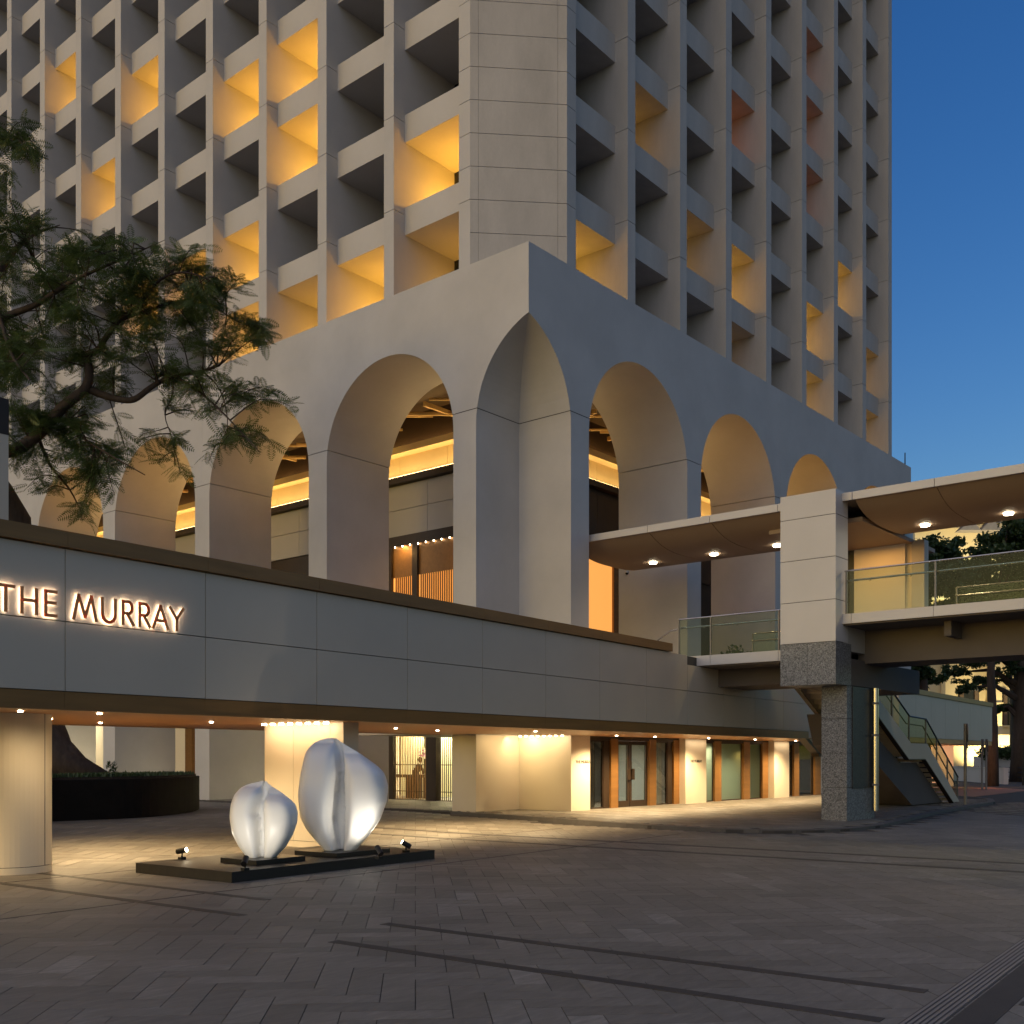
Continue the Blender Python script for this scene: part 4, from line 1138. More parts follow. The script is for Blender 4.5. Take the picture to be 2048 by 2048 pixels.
for cxm, cym, rx, ry, do_, ds, ns in masses:
    for _ in range(ns):
        while True:
            u, v = random.uniform(-1, 1), random.uniform(-1, 1)
            if u * u + v * v < 1: break
        e = tp(cxm + u * rx, cym + v * ry, DT + do_ + random.gauss(0, ds * .6))
        s0 = min(allP, key=lambda p: (p - e).length + random.uniform(0, .8))
        mid = s0.lerp(e, .55) + Vector((random.gauss(0, .12), random.gauss(0, .12), random.uniform(.0, .3)))
        P = smooth_path([s0, mid, e], 5)
        if (e - s0).length < 5: twigs.tube(P, [.022 - .017 * i / (len(P) - 1) for i in range(len(P))], 4, False)
        outd = (e - s0).normalized()
        for k in range(random.randint(13, 20)):
            t = random.uniform(.35, 1.0); p = P[min(len(P) - 1, int(t * (len(P) - 1)))] + Vector((random.gauss(0, .06), random.gauss(0, .06), random.gauss(0, .05)))
            an = random.uniform(0, 6.28)
            dv = outd * random.uniform(.1, .9) + Vector((math.cos(an), math.sin(an), random.uniform(-.55, .35)))
            add_frond(p, dv, random.uniform(.34, .62), random.gauss(0, .5))
vv = np.concatenate(allv); nF = len(allv)
me = bpy.data.meshes.new('crown')
nq = len(FQ); q = np.array(FQ); faces = (q[None, :, :] + (np.arange(nF) * len(FV))[:, None, None]).reshape(-1, 4)
me.vertices.add(len(vv)); me.vertices.foreach_set('co', vv.astype(np.float32).ravel())
me.loops.add(faces.size); me.loops.foreach_set('vertex_index', faces.astype(np.int32).ravel())
me.polygons.add(len(faces)); me.polygons.foreach_set('loop_start', np.arange(0, faces.size, 4, dtype=np.int32)); me.polygons.foreach_set('loop_total', np.full(len(faces), 4, dtype=np.int32))
me.update(calc_edges=True); me.materials.append(M['leaf'])
co = bpy.data.objects.new('crown', me); COL.objects.link(co); setp(co, tree)
twigs.build('twigs', M['bark'], tree, kind='stuff')
# grey pillar at the far left behind the parapet
p = Vector(atd(-6, 1515, 17.6)); pil = empty('roof_pillar', (p.x, p.y, 3.5), 'grey square roof pillar with a dark cap standing behind the parapet beside the tree', 'pillar')
zt_ = atd(0, 870, 17.6)[2]; ztt = atd(0, 798, 17.6)[2]
m = MB(); m.box(p.x - .13, p.x + .13, p.y - .13, p.y + .13, 3.5, zt_); m.build('shaft', M['panel'], pil)
m = MB(); m.box(p.x - .135, p.x + .135, p.y - .135, p.y + .135, zt_, ztt); m.build('cap', M['darkbronze'], pil)

# ================================================================== SCULPTURES ON THEIR PLINTH
plinth = empty('sculpture_plinth', cf(12, 13.3), 'low dark timber plinth on the plaza carrying two white sculptures', 'plinth')
ps0, ps1, pt0, pt1 = 9.93, 14.42, 12.22, 14.52
m = MB(); m.box(ps0, ps1, pt0, pt1, .0, .15, cf); m.build('plinth_body', M['plinth'], plinth, bevel=.006)
m = MB(); m.box(ps0 - .003, ps1 + .003, pt0 - .003, pt1 + .003, .150, .158, cf); m.build('plinth_top', M['plinth'], plinth)
def sculpture(label, ox, oy, S, prof_l, prof_r, xc1, xc2, tl, tr, H_, zb_, slab):
    """two-lobed shell, lofted from measured left and right outlines. x = across the view, y = towards the viewer"""
    o = empty('white_sculpture', (ox, oy, zb_), label, 'sculpture', None)
    n, mrow = 84, 72
    ip = lambda u, tab: float(np.interp(u, [a for a, _ in tab], [b for _, b in tab]))
    V = []; Fq = []
    def sm(tab, u): return (ip(u - .02, tab) + 2 * ip(u, tab) + ip(u + .02, tab)) / 4
    per = 2 * n
    for j in range(mrow + 1):
        u = j / mrow
        xl, xr = sm(prof_l, u), sm(prof_r, u)
        c1, c2 = sm(xc1, u), sm(xc2, u)
        c1 = clamp(c1, xl + .002, xr - .004); c2 = clamp(c2, c1 + .001, xr - .002)
        def lobe(u, top, d0):
            if u >= top: return 0.0
            um = top * .70
            k = 1 if u < um else math.sqrt(max(0, 1 - ((u - um) / (top - um)) ** 3.6))
            return d0 * k * (0.42 + .58 * math.sin(math.pi * clamp(.12 + u * .72, 0, 1)))
        kk = H_ / 1.75; dl, dr_, dm = lobe(u, tl, .50 * kk), lobe(u, tr, .48 * kk), lobe(u, min(tl, tr) * .9, .10 * kk)
        wl = min(1, (xr - xl) / .5)
        bk = .22 * wl * math.sin(math.pi * clamp(.15 + u * .7, 0, 1)) + .02
        rim = .05 * wl * (1 - u ** 8)
        row = []
        for i in range(n):
            x = xl + (xr - xl) * (.5 - .5 * math.cos(math.pi * i / (n - 1)))
            if x < c1: t = (x - xl) / max(1e-6, c1 - xl) * 2 - 1; y = dl * max(0, 1 - abs(t) ** 4.2) ** .5
            elif x > c2: t = (x - c2) / max(1e-6, xr - c2) * 2 - 1; y = dr_ * max(0, 1 - abs(t) ** 4.2) ** .5
            else: t = (x - c1) / max(1e-6, c2 - c1) * 2 - 1; y = dm * max(0, 1 - abs(t) ** 2) ** .5 - .06
            t2 = (x - xl) / max(1e-6, xr - xl) * 2 - 1
            y += rim * max(0, 1 - t2 * t2) ** .5
            row.append((x, y, u * H_))
        for i in range(n - 1, -1, -1):
            x = row[i][0]; t2 = (x - xl) / max(1e-6, xr - xl) * 2 - 1
            row.append((x, -bk * max(0, 1 - t2 * t2) ** .5 - .004, u * H_))
        V += row
    for j in range(mrow):
        for i in range(per):
            i2 = (i + 1) % per; Fq.append((j * per + i, j * per + i2, (j + 1) * per + i2, (j + 1) * per + i))
    Fq.append(tuple(range(per))[::-1]); Fq.append(tuple(mrow * per + i for i in range(per)))
    mb = MB(); rt = Vector((sa, -ca, 0)); bk_ = Vector((-ca, -sa, 0))
    mb.add([Vector((ox, oy, zb_)) + rt * x + bk_ * y + Vector((0, 0, z)) for x, y, z in V], Fq)
    ob = mb.build('body', M['white'], o, smooth=True)
    sb = ob.modifiers.new('smooth', 'SMOOTH'); sb.iterations = 2; sb.factor = .3
    m = MB(); m.box(*slab, .158, zb_ + .001, cf); m.build('base_slab', M['black'], o, bevel=.005)
    return o
def prof(pts, x0, ybot, ytop, sc):  # outline pixels in the 5.367x crop -> (u, x metres)
    return sorted(((ybot - y) / (ybot - ytop), (x - x0) * sc) for x, y in pts)
dB = 18.1; scB = dB / FPX / 5.367
big_l = prof([(1140, 1310), (1050, 1210), (950, 1090), (880, 950), (858, 720), (880, 520), (930, 270), (1000, 170), (1080, 128), (1200, 115)], 1310, 1310, 115, scB)
big_r = prof([(1465, 1310), (1600, 1160), (1720, 990), (1790, 800), (1808, 640), (1770, 500), (1700, 420), (1480, 265), (1340, 185), (1240, 115)], 1310, 1310, 115, scB)
bc1 = prof([(1285, 1310), (1245, 1100), (1235, 950), (1260, 750), (1300, 500), (1285, 280), (1250, 200), (1215, 115)], 1310, 1310, 115, scB)
bc2 = prof([(1345, 1310), (1362, 1100), (1362, 800), (1350, 560), (1350, 400), (1345, 330), (1300, 180), (1230, 115)], 1310, 1310, 115, scB)
bp = Vector(atd(440 + 1310 / 5.367, 1515, dB)); sB_, tB_ = tocf(bp.x, bp.y)
sculpture('larger white two lobed glossy sculpture on the plinth', bp.x, bp.y, 1, big_l, big_r, bc1, bc2, .955, .86, 1195 * scB, .235, (sB_ - .62, sB_ + .66, tB_ - .5, tB_ + .5))
dS = 16.75; scS = dS / FPX / 5.367
sm_l = prof([(310, 1410), (220, 1290), (150, 1150), (125, 980), (135, 850), (170, 740), (235, 660), (320, 620), (440, 606), (470, 597)], 465, 1410, 597, scS)
sm_r = prof([(605, 1410), (700, 1310), (780, 1180), (825, 1050), (835, 940), (810, 850), (750, 790), (660, 720), (540, 645), (490, 597)], 465, 1410, 597, scS)
sc1 = prof([(440, 1410), (445, 1200), (435, 1000), (410, 940), (430, 830), (462, 720), (440, 670), (475, 597)], 465, 1410, 597, scS)
sc2 = prof([(495, 1410), (498, 1200), (490, 1000), (485, 880), (500, 780), (530, 740), (490, 640), (485, 597)], 465, 1410, 597, scS)
sp_ = Vector(atd(440 + 465 / 5.367, 1515, dS)); sS_, tS_ = tocf(sp_.x, sp_.y)
sculpture('smaller white two lobed glossy sculpture on the plinth', sp_.x, sp_.y, 1, sm_l, sm_r, sc1, sc2, .93, .82, 813 * scS, .235, (sS_ - .5, sS_ + .5, tS_ - .42, tS_ + .42))
def spotlight(px, py, aim, label, e, wide=R(52)):
    p = Vector(gnd(px, py, .158)); aim = Vector(aim)
    o = empty('spotlight', p, label, 'spotlight', 'spotlights on the sculpture plinth')
    m = MB(); m.box(p.x - .045, p.x + .045, p.y - .045, p.y + .045, .158, .20); m.build('foot', M['black'], o)
    m = MB(); m.tube([(p.x, p.y, .2), (p.x, p.y, .27)], .014, 8); m.build('stem', M['black'], o)
    c = Vector((p.x, p.y, .30)); d = (aim - c).normalized()
    m = MB(); m.tube([c - d * .09, c + d * .08], .045, 14); h = m.build('head', M['black'], o)
    m = MB(); m.tube([c + d * .081, c + d * .084], .036, 14); m.build('lens', M['bulb'], h)
    lamp('spotlight_lamp', 'SPOT', c + d * .10, e, (1, .92, .78), h, aim=aim, spot_size=wide, spot_blend=1.0, shadow_soft_size=.04)
ba = (bp.x, bp.y, .95); sa_ = (sp_.x, sp_.y, .60)
spotlight(364, 1719, sa_, 'small black spotlight at the plinth corner beside the smaller sculpture', 36)
spotlight(490, 1741, (sp_.x, sp_.y, .98), 'small black spotlight standing just in front of the smaller sculpture', 17, R(96))
spotlight(812, 1705, ba, 'small black spotlight at the far plinth end beside the larger sculpture', 90)
spotlight(758, 1718, (bp.x, bp.y, 1.30), 'small black spotlight standing just in front of the larger sculpture', 24, R(96))

# ================================================================== FOOTBRIDGE
BX0 = 27.586; BX1 = 32.4; BYE = -9.0; BYS = 20.6
bridge = empty('footbridge', (30.0, 11.9, 0), 'covered footbridge with white edges and glass rails carried by a granite column', 'footbridge')
RJ0 = 15.52; RJS = 2.148
ZR0, ZR1 = 8.69, 8.90
HY0, HY1 = 11.50, 13.08          # the pylon
for side, X in ((0, BX0), (1, BX1)):
    sg = 1 if side == 0 else -1
    ys_ = [BYS] + [RJ0 + RJS * k for k in range(2, -12, -1) if BYE < RJ0 + RJS * k < BYS - .3] + [BYE]
    for y1, y0 in zip(ys_, ys_[1:]):
        m = MB(); m.box(X, X + sg * .06, y0 + .008, y1 - .008, ZR0, ZR1); m.build('roof_fascia', M['white_panel'], bridge)
m = MB(); m.box(BX0 + .062, BX1 - .062, BYE + .01, BYS - .01, ZR1 - .16, ZR1 - .015); m.build('roof_deck', M['greysteel'], bridge)
# bowed soffit in panels
def bow(t): return .44 * (1 - abs(t) ** 3.2)
def soffit(y0, y1):
    m = MB(); n = 28; L = []
    for y in (y0, y1):
        for i in range(n + 1):
            t = -1 + 2 * i / n; L.append((BX0 + .07 + (BX1 - BX0 - .14) * i / n, y, ZR0 + .035 - bow(t)))
    m.add(L, [(i, i + 1, n + 2 + i, n + 1 + i) for i in range(n)])
    for k, y in ((0, y0), (1, y1)):      # end faces up to the roof deck
        b0 = k * (n + 1); m.add([L[b0 + i] for i in range(n + 1)], [tuple(range(n + 1))])
    o = m.build('soffit_panel', M['soffit'], bridge, smooth=False)
    for p in o.data.polygons[:n]: p.use_smooth = True
ysf = [RJ0 + RJS * k for k in range(2, -12, -1)]
soffit(HY1 + .02, 15.51); soffit(15.53, 17.66); soffit(17.68, BYS - .02)
yy = 11.2
while yy > BYE + .1:
    y0 = max(BYE + .02, yy - RJS); soffit(y0 + .008, yy - .008); yy -= RJS
m = MB(); m.box(BX0 + .9, BX1 + 2.0, HY0 - .2, HY1 + 1.0, 8.28, 8.40); m.build('landing_ceiling', M['soffit'], bridge)
# deck edges, slab and girders: the right hand part is higher
for X, sg in ((BX0, 1), (BX1, -1)):
    yl = [16.85, 15.50, 13.35, HY1 - .3]
    for y1, y0 in zip(yl, yl[1:]):
        m = MB(); m.box(X, X + sg * .08, y0 + .006, y1 - .006, 4.51, 4.80); m.build('deck_edge', M['white_panel'], bridge)
    yl = [HY0, 11.25] + [11.25 - RJS * k for k in range(1, 9)] + [BYE]
    for y1, y0 in zip(yl, yl[1:]):
        m = MB(); m.box(X, X + sg * .08, y0 + .006, y1 - .006, 5.39, 5.65); m.build('deck_edge', M['white_panel'], bridge)
m = MB(); m.box(BX0 + .085, BX1 - .085, HY1 - .5, BYS, 4.47, 4.70); m.build('deck_slab', M['beam'], bridge)
m = MB(); m.box(BX0 + .085, BX1 - .085, BYE, HY0 + .5, 5.35, 5.55); m.build('deck_slab', M['beam'], bridge)
m = MB(); m.box(28.86, 31.1, HY1 - .2, 18.4, 3.95, 4.47); m.build('girder', M['beam'], bridge)
m = MB(); m.box(29.2, 30.9, BYE, HY0 + .2, 4.43, 5.35); m.build('girder', M['beam'], bridge)
for y in np.arange(BYE + .7, HY0 - 1.0, 2.148):
    m = MB(); m.box(28.3, 29.19, y, y + .18, 4.95, 5.34); m.build('bracket', M['beam'], bridge)
for k in range(5):
    m = MB(); m.box(BX0 + .1, BX1 - .1, HY1 - .45 - k * .28, HY1 - .17 - k * .28, 4.70, 4.86 + k * .17); m.build('step', M['greypanel'], bridge)
# pylon: white panels over granite
zc = [4.90, 6.02, 7.16, 8.29, 8.96]
for z0, z1 in zip(zc, zc[1:]):
    m = MB(); m.box(27.16, 27.97, HY0, HY1, z0 + .008, z1 - .008); m.build('pylon_panel', M['white_panel'], bridge)
m = MB(); m.box(27.18, 27.95, HY0 + .02, HY1 - .02, 4.8, 8.93); m.build('pylon_core', M['joint'], bridge)
m = MB(); m.box(32.3, 33.0, HY0, HY1, 4.9, 8.96); m.build('pylon', M['white_panel'], bridge)
for y0, y1 in ((HY0, (HY0 + HY1) / 2 - .004), ((HY0 + HY1) / 2 + .004, HY1)):
    m = MB(); m.box(27.16, 28.2, y0, y1, 3.76, 4.89); m.build('granite_panel', M['granite'], bridge)
m = MB(); m.box(28.21, 33.6, HY0 + .01, HY1 - .01, 3.77, 4.5); m.build('cap_beam', M['beam'], bridge)
# granite column in courses
c0 = onX(1643, 1600, 27.95)[1]; c1 = onX(1693.5, 1600, 27.95)[1]; cxe = onY(1749, 1600, c1)[0]
zz = [.06, .98, 1.92, 2.86, 3.76]
for z0, z1 in zip(zz, zz[1:]):
    m = MB(); m.box(27.95, cxe, c1, c0, z0 + .006, z1 - .006); m.build('column_block', M['granite'], bridge)
m = MB(); m.box(27.98, cxe - .03, c1 + .03, c0 - .03, .05, 3.76); m.build('column_core', M['joint'], bridge)
# polished dark cladding and the rain pipe on the column side
m = MB(); m.box(28.3, cxe + .012, c1 - .03, c1 - .002, .95, 3.75); m.build('column_cladding', M['granite_dark'], bridge)
m = MB(); m.cyl(cxe - .28, c1 - .13, .3, 3.76, .09, 16); pipe = m.build('rain_pipe', M['steel'], bridge, smooth=False)
for z in (1.0, 2.4, 3.3):
    m = MB(); m.cyl(cxe - .28, c1 - .13, z, z + .06, .105, 16); m.build('pipe_clip', M['greysteel'], pipe)
# rails with glass
def railing(X, y0, y1, zd, zt_, zh, joints, inner):
    for y, yn in zip(joints, joints[1:]):
        m = MB(); m.box(X + .03, X + .045, yn + .02, y - .02, zd + .01, zt_ - .02); m.build('rail_glass', M['glass_green'], bridge)
    for y in joints:
        m = MB(); m.box(X + .01, X + .07, y - .018, y + .018, zd - .02, zt_); m.build('rail_post', M['greysteel'], bridge)
    m = MB(); m.tube([(X + .04, y0, zt_), (X + .04, y1, zt_)], .024, 10); m.build('top_rail', M['steel'], bridge)
    m = MB(); m.tube([(X + inner * .10 + .04, y0, zh), (X + inner * .10 + .04, y1, zh)], .026, 10); m.build('handrail', M['steel'], bridge)
    k = y1 + .5
    while k < y0:
        m = MB(); m.tube([(X + .04, k, zh - .07), (X + inner * .10 + .04, k, zh - .02)], .01, 6); m.build('rail_bracket', M['steel'], bridge); k += 1.07
railing(BX0, 16.57, 13.1, 4.80, 5.93, 5.68, [16.57, 15.50, 13.35], 1)
railing(BX0, 11.45, BYE, 5.65, 6.80, 6.55, [11.4, 9.06, 6.92, 4.77, 2.6, .45, -1.7], 1)
railing(BX1 - .08, 16.57, 13.1, 4.80, 5.93, 5.68, [16.57, 15.50, 13.35], -1)
railing(BX1 - .08, 10.0, BYE, 5.65, 6.80, 6.55, [10.0, 8.0, 5.9, 3.7, 1.5, -.6], -1)
m = MB(); m.tube([(BX0 + .14, 16.5, 5.68), (BX0 + .16, 16.95, 5.62), (BX0 + .2, 18.2, 4.95)], .024, 8); m.build('stair_rail', M['steel'], bridge)
# far side stair landing wall, amber lit
m = MB(); m.box(32.45, 32.6, 11.35, 13.25, 5.6, 8.3); m.build('landing_wall', M['cream'], bridge)
m = MB(); m.box(32.38, 32.75, 10.95, 11.33, 5.3, 8.35); m.build('landing_post', M['greypanel'], bridge)
m = MB(); m.box(32.35, 32.44, 13.1, 13.4, 4.7, 8.28); m.build('landing_frame', M['black'], bridge)
# roof lights
for px, py in ((1320, 1130), (1436, 1112), (1557, 1093), (1847, 1050), (2013, 1026), (2200, 1000)):
    p = gnd(px, py, 8.25); x, y = 30.05, p[1]
    m = MB(); m.cyl(x, y, 8.24, 8.30, .12, 14); o = m.build('roof_light', M['bulb'], bridge)
    lamp('roof_lamp', 'SPOT', (x, y, 8.2), 55 if y > 12 else 130, (1, .68, .32), o, aim=(x, y, 0), spot_size=R(160), spot_blend=.5, shadow_soft_size=.12)
lamp('landing_lamp', 'AREA', (31.0, 12.2, 8.22), 34, (1, .46, .10), bridge, shape='RECTANGLE', size=1.2, size_y=1.2)
# dome camera on the arch pier
p = onX(1255, 1146, XC + EDGE + OPEN)
dc = empty('dome_camera', (p[0], p[1], p[2]), 'small dome camera fixed to the arch pier under the bridge roof', 'camera')
m = MB(); m.cyl(p[0] - .05, p[1], p[2], p[2] + .06, .07, 12); m.build('mount', M['white_panel'], dc)
m = MB(); m.tube([(p[0] - .05, p[1], p[2] + .0), (p[0] - .05, p[1], p[2] - .04), (p[0] - .05, p[1], p[2] - .07)], [.06, .05, .02], 12); m.build('dome', M['black'], dc)
# planter shrub on the terrace behind the rail
def cloud(name, cs, n, size, mat, parent, kind=None, drop=.0):
    c = rng.integers(0, len(cs), n); cen = np.array([q[:3] for q in cs])[c]; rad = np.array([q[3:6] for q in cs])[c]
    d = rng.normal(size=(n, 3)); d /= np.linalg.norm(d, axis=1)[:, None]
    rr = rng.random(n) ** .42
    P = cen + d * rad * (rr * np.where(rng.random(n) < .3, 1.35, .95))[:, None]
    u = rng.normal(size=(n, 3)); u /= np.linalg.norm(u, axis=1)[:, None]
    w_ = rng.normal(size=(n, 3)); v = np.cross(u, w_); v /= np.linalg.norm(v, axis=1)[:, None]
    s_ = size * (.6 + .8 * rng.random(n))[:, None]
    q = np.stack([P - u * s_, P + v * s_ * .45, P + u * s_, P - v * s_ * .45], 1).reshape(-1, 3)
    me = bpy.data.meshes.new(name); me.vertices.add(len(q)); me.vertices.foreach_set('co', q.astype(np.float32).ravel())
    f = np.arange(len(q), dtype=np.int32); me.loops.add(len(q)); me.loops.foreach_set('vertex_index', f)
    me.polygons.add(n); me.polygons.foreach_set('loop_start', np.arange(0, 4 * n, 4, dtype=np.int32)); me.polygons.foreach_set('loop_total', np.full(n, 4, dtype=np.int32))
    me.update(calc_edges=True); me.materials.append(M[mat])
    o = bpy.data.objects.new(name, me); COL.objects.link(o)
    if parent is not None: setp(o, parent)
    if kind: o['kind'] = kind
    return o
sh = empty('terrace_shrub', (33.4, 17.6, 4.5), 'dark rounded shrub in a low trough on the terrace behind the bridge rail', 'shrub')
m = MB(); m.box(32.6, 34.4, 17.2, 18.0, 4.49, 4.75); m.build('trough', M['greypanel'], sh)
cloud('foliage', [(33.1, 17.6, 5.1, .55, .4, .45), (33.9, 17.6, 5.0, .5, .4, .4)], 1400, .09, 'leaf2', sh)

# ================================================================== STAIR BESIDE THE BRIDGE
YS0, YS1 = 12.9, 14.9
stair = empty('stair', (42, 13.9, 0), 'straight stair with glass balustrade coming down from the footbridge to the pavement', 'stair')
st_pts = [onY(px, py, YS0) for px, py in ((1752, 1402), (1817, 1505), (1850, 1505), (1906, 1597))]
(xa, _, za), (xb, _, zb_), (xc_, _, _), (xd, _, _) = st_pts
xtop = xa - (4.55 - za) * (xb - xa) / (za - zb_)
low = [(xtop, 4.05), (xb, zb_ - .22), (xc_, zb_ - .22), (xd + .0, .12)]
upp = [(xd + .75, .12), (xc_ + .25, zb_ + .32), (xb + .25, zb_ + .32), (xtop, 4.60)]
for y in (YS0, YS1 - .12):
    m = MB(); m.prism(low + upp, lambda a, z, k, y=y: (a, y + (.12 if k else 0), z)); m.build('stringer', M['panel'], stair)
    m = MB()
    for (p0, p1) in zip(low, low[1:]): m.prism([(p0[0], p0[1] - .035), (p1[0], p1[1] - .035), (p1[0], p1[1] - .002), (p0[0], p0[1] - .002)], lambda a, z, k, y=y: (a, y + (.14 if k else -.02), z))
    m.build('stringer_edge', M['darkbronze'], stair)
n1 = 15
for k in range(n1):
    t = (k + .5) / n1; x = xtop + (xb - xtop) * t; z = 4.55 - (4.55 - zb_ - .2) * (k + 1) / n1
    m = MB(); m.box(x - .16, x + .17, YS0 + .121, YS1 - .121, z - .2, z); m.build('tread', M['panel'], stair)
m = MB(); m.box(xb, xc_ + .2, YS0 + .121, YS1 - .121, zb_ - .1, zb_ + .16); m.build('landing', M['panel'], stair)
n2 = 11
for k in range(n2):
    t = (k + .5) / n2; x = xc_ + .2 + (xd + .6 - xc_ - .2) * t; z = zb_ + .16 - (zb_ + .05) * (k + 1) / n2
    m = MB(); m.box(x - .16, x + .17, YS0 + .121, YS1 - .121, z - .12, z); m.build('tread', M['panel'], stair)
m = MB(); m.prism([(xa - 1, 3.2), (xb, zb_ - .35), (xc_, zb_ - .35), (xd - .3, .12), (xd - 3.5, .12), (xa - .5, 2.2)], lambda a, z, k: (a, YS0 + (1.9 if k else .3), z)); m.build('stair_soffit', M['beam'], stair)
top_line = [(xtop, 5.55), (xb + .25, zb_ + 1.25), (xc_ + .25, zb_ + 1.2), (xd + .75, 1.05)]
for y in (YS0 + .05, YS1 - .07):
    for i in range(3):
        (x0, z0), (x1, z1) = top_line[i], top_line[i + 1]; b0 = upp[::-1][i]; b1 = upp[::-1][i + 1]
        ns_ = 3 if i != 1 else 1
        for k in range(ns_):
            u0, u1 = k / ns_ + .01, (k + 1) / ns_ - .01
            L = lambda a, b, u: a + (b - a) * u
            m = MB(); m.prism([(L(x0, x1, u0), L(b0[1], b1[1], u0)), (L(x0, x1, u1), L(b0[1], b1[1], u1)), (L(x0, x1, u1), L(z0, z1, u1)), (L(x0, x1, u0), L(z0, z1, u0))], lambda a, z, k2, y=y: (a, y + (.012 if k2 else 0), z)); m.build('balustrade_glass', M['glass_green'], stair)
            m = MB(); m.box(L(x0, x1, u1) - .012, L(x0, x1, u1) + .012, y - .02, y + .035, L(b0[1], b1[1], u1), L(z0, z1, u1)); m.build('post', M['greysteel'], stair)
    m = MB(); m.tube([(x, y, z) for x, z in top_line], .03, 8); m.build('top_rail', M['black'], stair)
    m = MB(); m.tube([(x, y + .12, z - .25) for x, z in top_line], .024, 8); m.build('handrail', M['black'], stair)

# ================================================================== SIGN POSTS
def signpost(px, py, H, label, z):
    p = gnd(px, py, z)
    o = empty('sign_post', (p[0], p[1], z), label, 'sign', 'traffic sign posts seen edge on')
    m = MB(); m.cyl(p[0], p[1], z, z + H, .055, 12); m.build('pole', M['greysteel'], o)
    e = Vector((-ca * .86 + sa * .5, -sa * .86 - ca * .5, 0)).normalized(); 
    nrm = Vector((sa, -ca, 0)) * .94 + Vector((-ca, -sa, 0)) * .34; c = Vector((p[0], p[1], z + H - .33)) + nrm * .07
    ax = nrm.normalized(); m = MB(); m.tube([c - ax * .012, c + ax * .012], .33, 24); m.build('sign_disc', M['greysteel'], o)
    m = MB(); c2 = Vector((p[0], p[1], z + H - .78)) + nrm * .07; t_ = ax.cross(Vector((0, 0, 1)))
    m.add([c2 + s1 * t_ * .2 + Vector((0, 0, s2)) * .09 + ax * s3 for s3 in (-.01, .01) for s1, s2 in ((-1, -1), (1, -1), (1, 1), (-1, 1))], [(3, 2, 1, 0), (4, 5, 6, 7), (0, 1, 5, 4), (1, 2, 6, 5), (2, 3, 7, 6), (3, 0, 4, 7)])
    m.build('sign_plate', M['greysteel'], o)
signpost(1930.6, 1609.7, 2.85, 'grey traffic sign post with round plate on the kerb beside the stair', .14)
signpost(1964, 1579.5, 2.8, 'grey traffic sign post of a close pair beside the low white wall', .02)
signpost(1972.5, 1579.5, 2.8, 'grey traffic sign post of a close pair beside the low white wall', .02)

# ================================================================== BEYOND THE STAIR
def flat(name, pts, z, mat, label, cat):
    m = MB(); m.plan(pts, z - .05, z); o = m.build(name, M[mat]); tag(o, label, cat, kind='structure'); return o
a_ = [gnd(1905, 1592)[:2], gnd(2030, 1583)[:2], gnd(2048, 1577)[:2], gnd(1905, 1572)[:2]]
flat('brick_paving', [(50.2, 15.0), (63.5, 15.6), (67, 19.0), (50.2, 19.2)], .012, 'brick', 'patch of red brick paving beyond the stair', 'paving')
flat('road', [(67.5, 8), (300, -40), (300, 120), (67.5, 34)], .008, 'asphalt', 'dark asphalt road beyond the low wall', 'road')
lw = empty('low_wall', (68, 20, 0), 'low white garden wall beyond the brick paving', 'wall')
w0 = Vector(gnd(1906, 1561)); w1 = Vector(gnd(2012, 1569)); w0 = w1 + (w0 - w1).normalized() * 13
for k in range(5):
    a, b = w1.lerp(w0, k / 5), w1.lerp(w0, (k + 1) / 5); d = (b - a).normalized(); n = Vector((-d.y, d.x, 0)) * .15
    m = MB(); a2, b2 = a + d * .02, b - d * .02; m.plan([(a2 - n).xy[:], (b2 - n).xy[:], (b2 + n).xy[:], (a2 + n).xy[:]], 0, 1.05); m.build('wall_panel', M['white_panel'], lw)
d = (w0 - w1).normalized(); n = Vector((-d.y, d.x, 0)) * .2
m = MB(); m.plan([(w1 - n).xy[:], (w0 - n).xy[:], (w0 + n).xy[:], (w1 + n).xy[:]], 1.052, 1.12); m.build('wall_coping', M['white_panel'], lw)
fe = empty('street_railing', (72, 18, 0), 'dark tubular street railing along the road behind the low wall', 'railing')
f0 = Vector(gnd(1905, 1545)); f0 = Vector(atd(1900, 1515, 92)); f1 = Vector(atd(2075, 1515, 74)); f0.z = f1.z = 0
for z in (.35, .7, 1.05):
    m = MB(); m.tube([(f0.x, f0.y, z), (f1.x, f1.y, z)], .035, 6); m.build('rail', M['black'], fe)
for k in range(9):
    p = f0.lerp(f1, k / 8); m = MB(); m.cyl(p.x, p.y, 0, 1.1, .05, 8); m.build('post', M['black'], fe)
lp = Vector(atd(2046, 1515, 68)); lp.z = 0
lpo = empty('bollard_post', lp, 'thin black street post at the railing', 'post')
m = MB(); m.cyl(lp.x, lp.y, 0, 2.9, .06, 10); m.build('pole', M['black'], lpo); m = MB(); m.box(lp.x - .1, lp.x + .1, lp.y - .1, lp.y + .1, 2.9, 3.0); m.build('cap', M['black'], lpo)
# lit wall under the far canopy
uw = empty('lit_wall', (60, 21, 0), 'warm lit wall under the far canopy beyond the stair', 'wall')
pA, pB = atd(1820, 1515, 66), atd(1907, 1515, 66)
m = MB(); dx_ = Vector((pB[0] - pA[0], pB[1] - pA[1], 0)).normalized(); nn = Vector((ca, sa, 0)) * .3
m.plan([(pA[0], pA[1]), (pB[0], pB[1]), (pB[0] + nn.x, pB[1] + nn.y), (pA[0] + nn.x, pA[1] + nn.y)], 0, 2.55); m.build('wall_face', M['cream'], uw)
lamp('under_lamp', 'AREA', atd(1895, 1495, 63), 120, (1, .48, .2), uw, aim=atd(1895, 1560, 66), shape='RECTANGLE', size=3, size_y=.4)

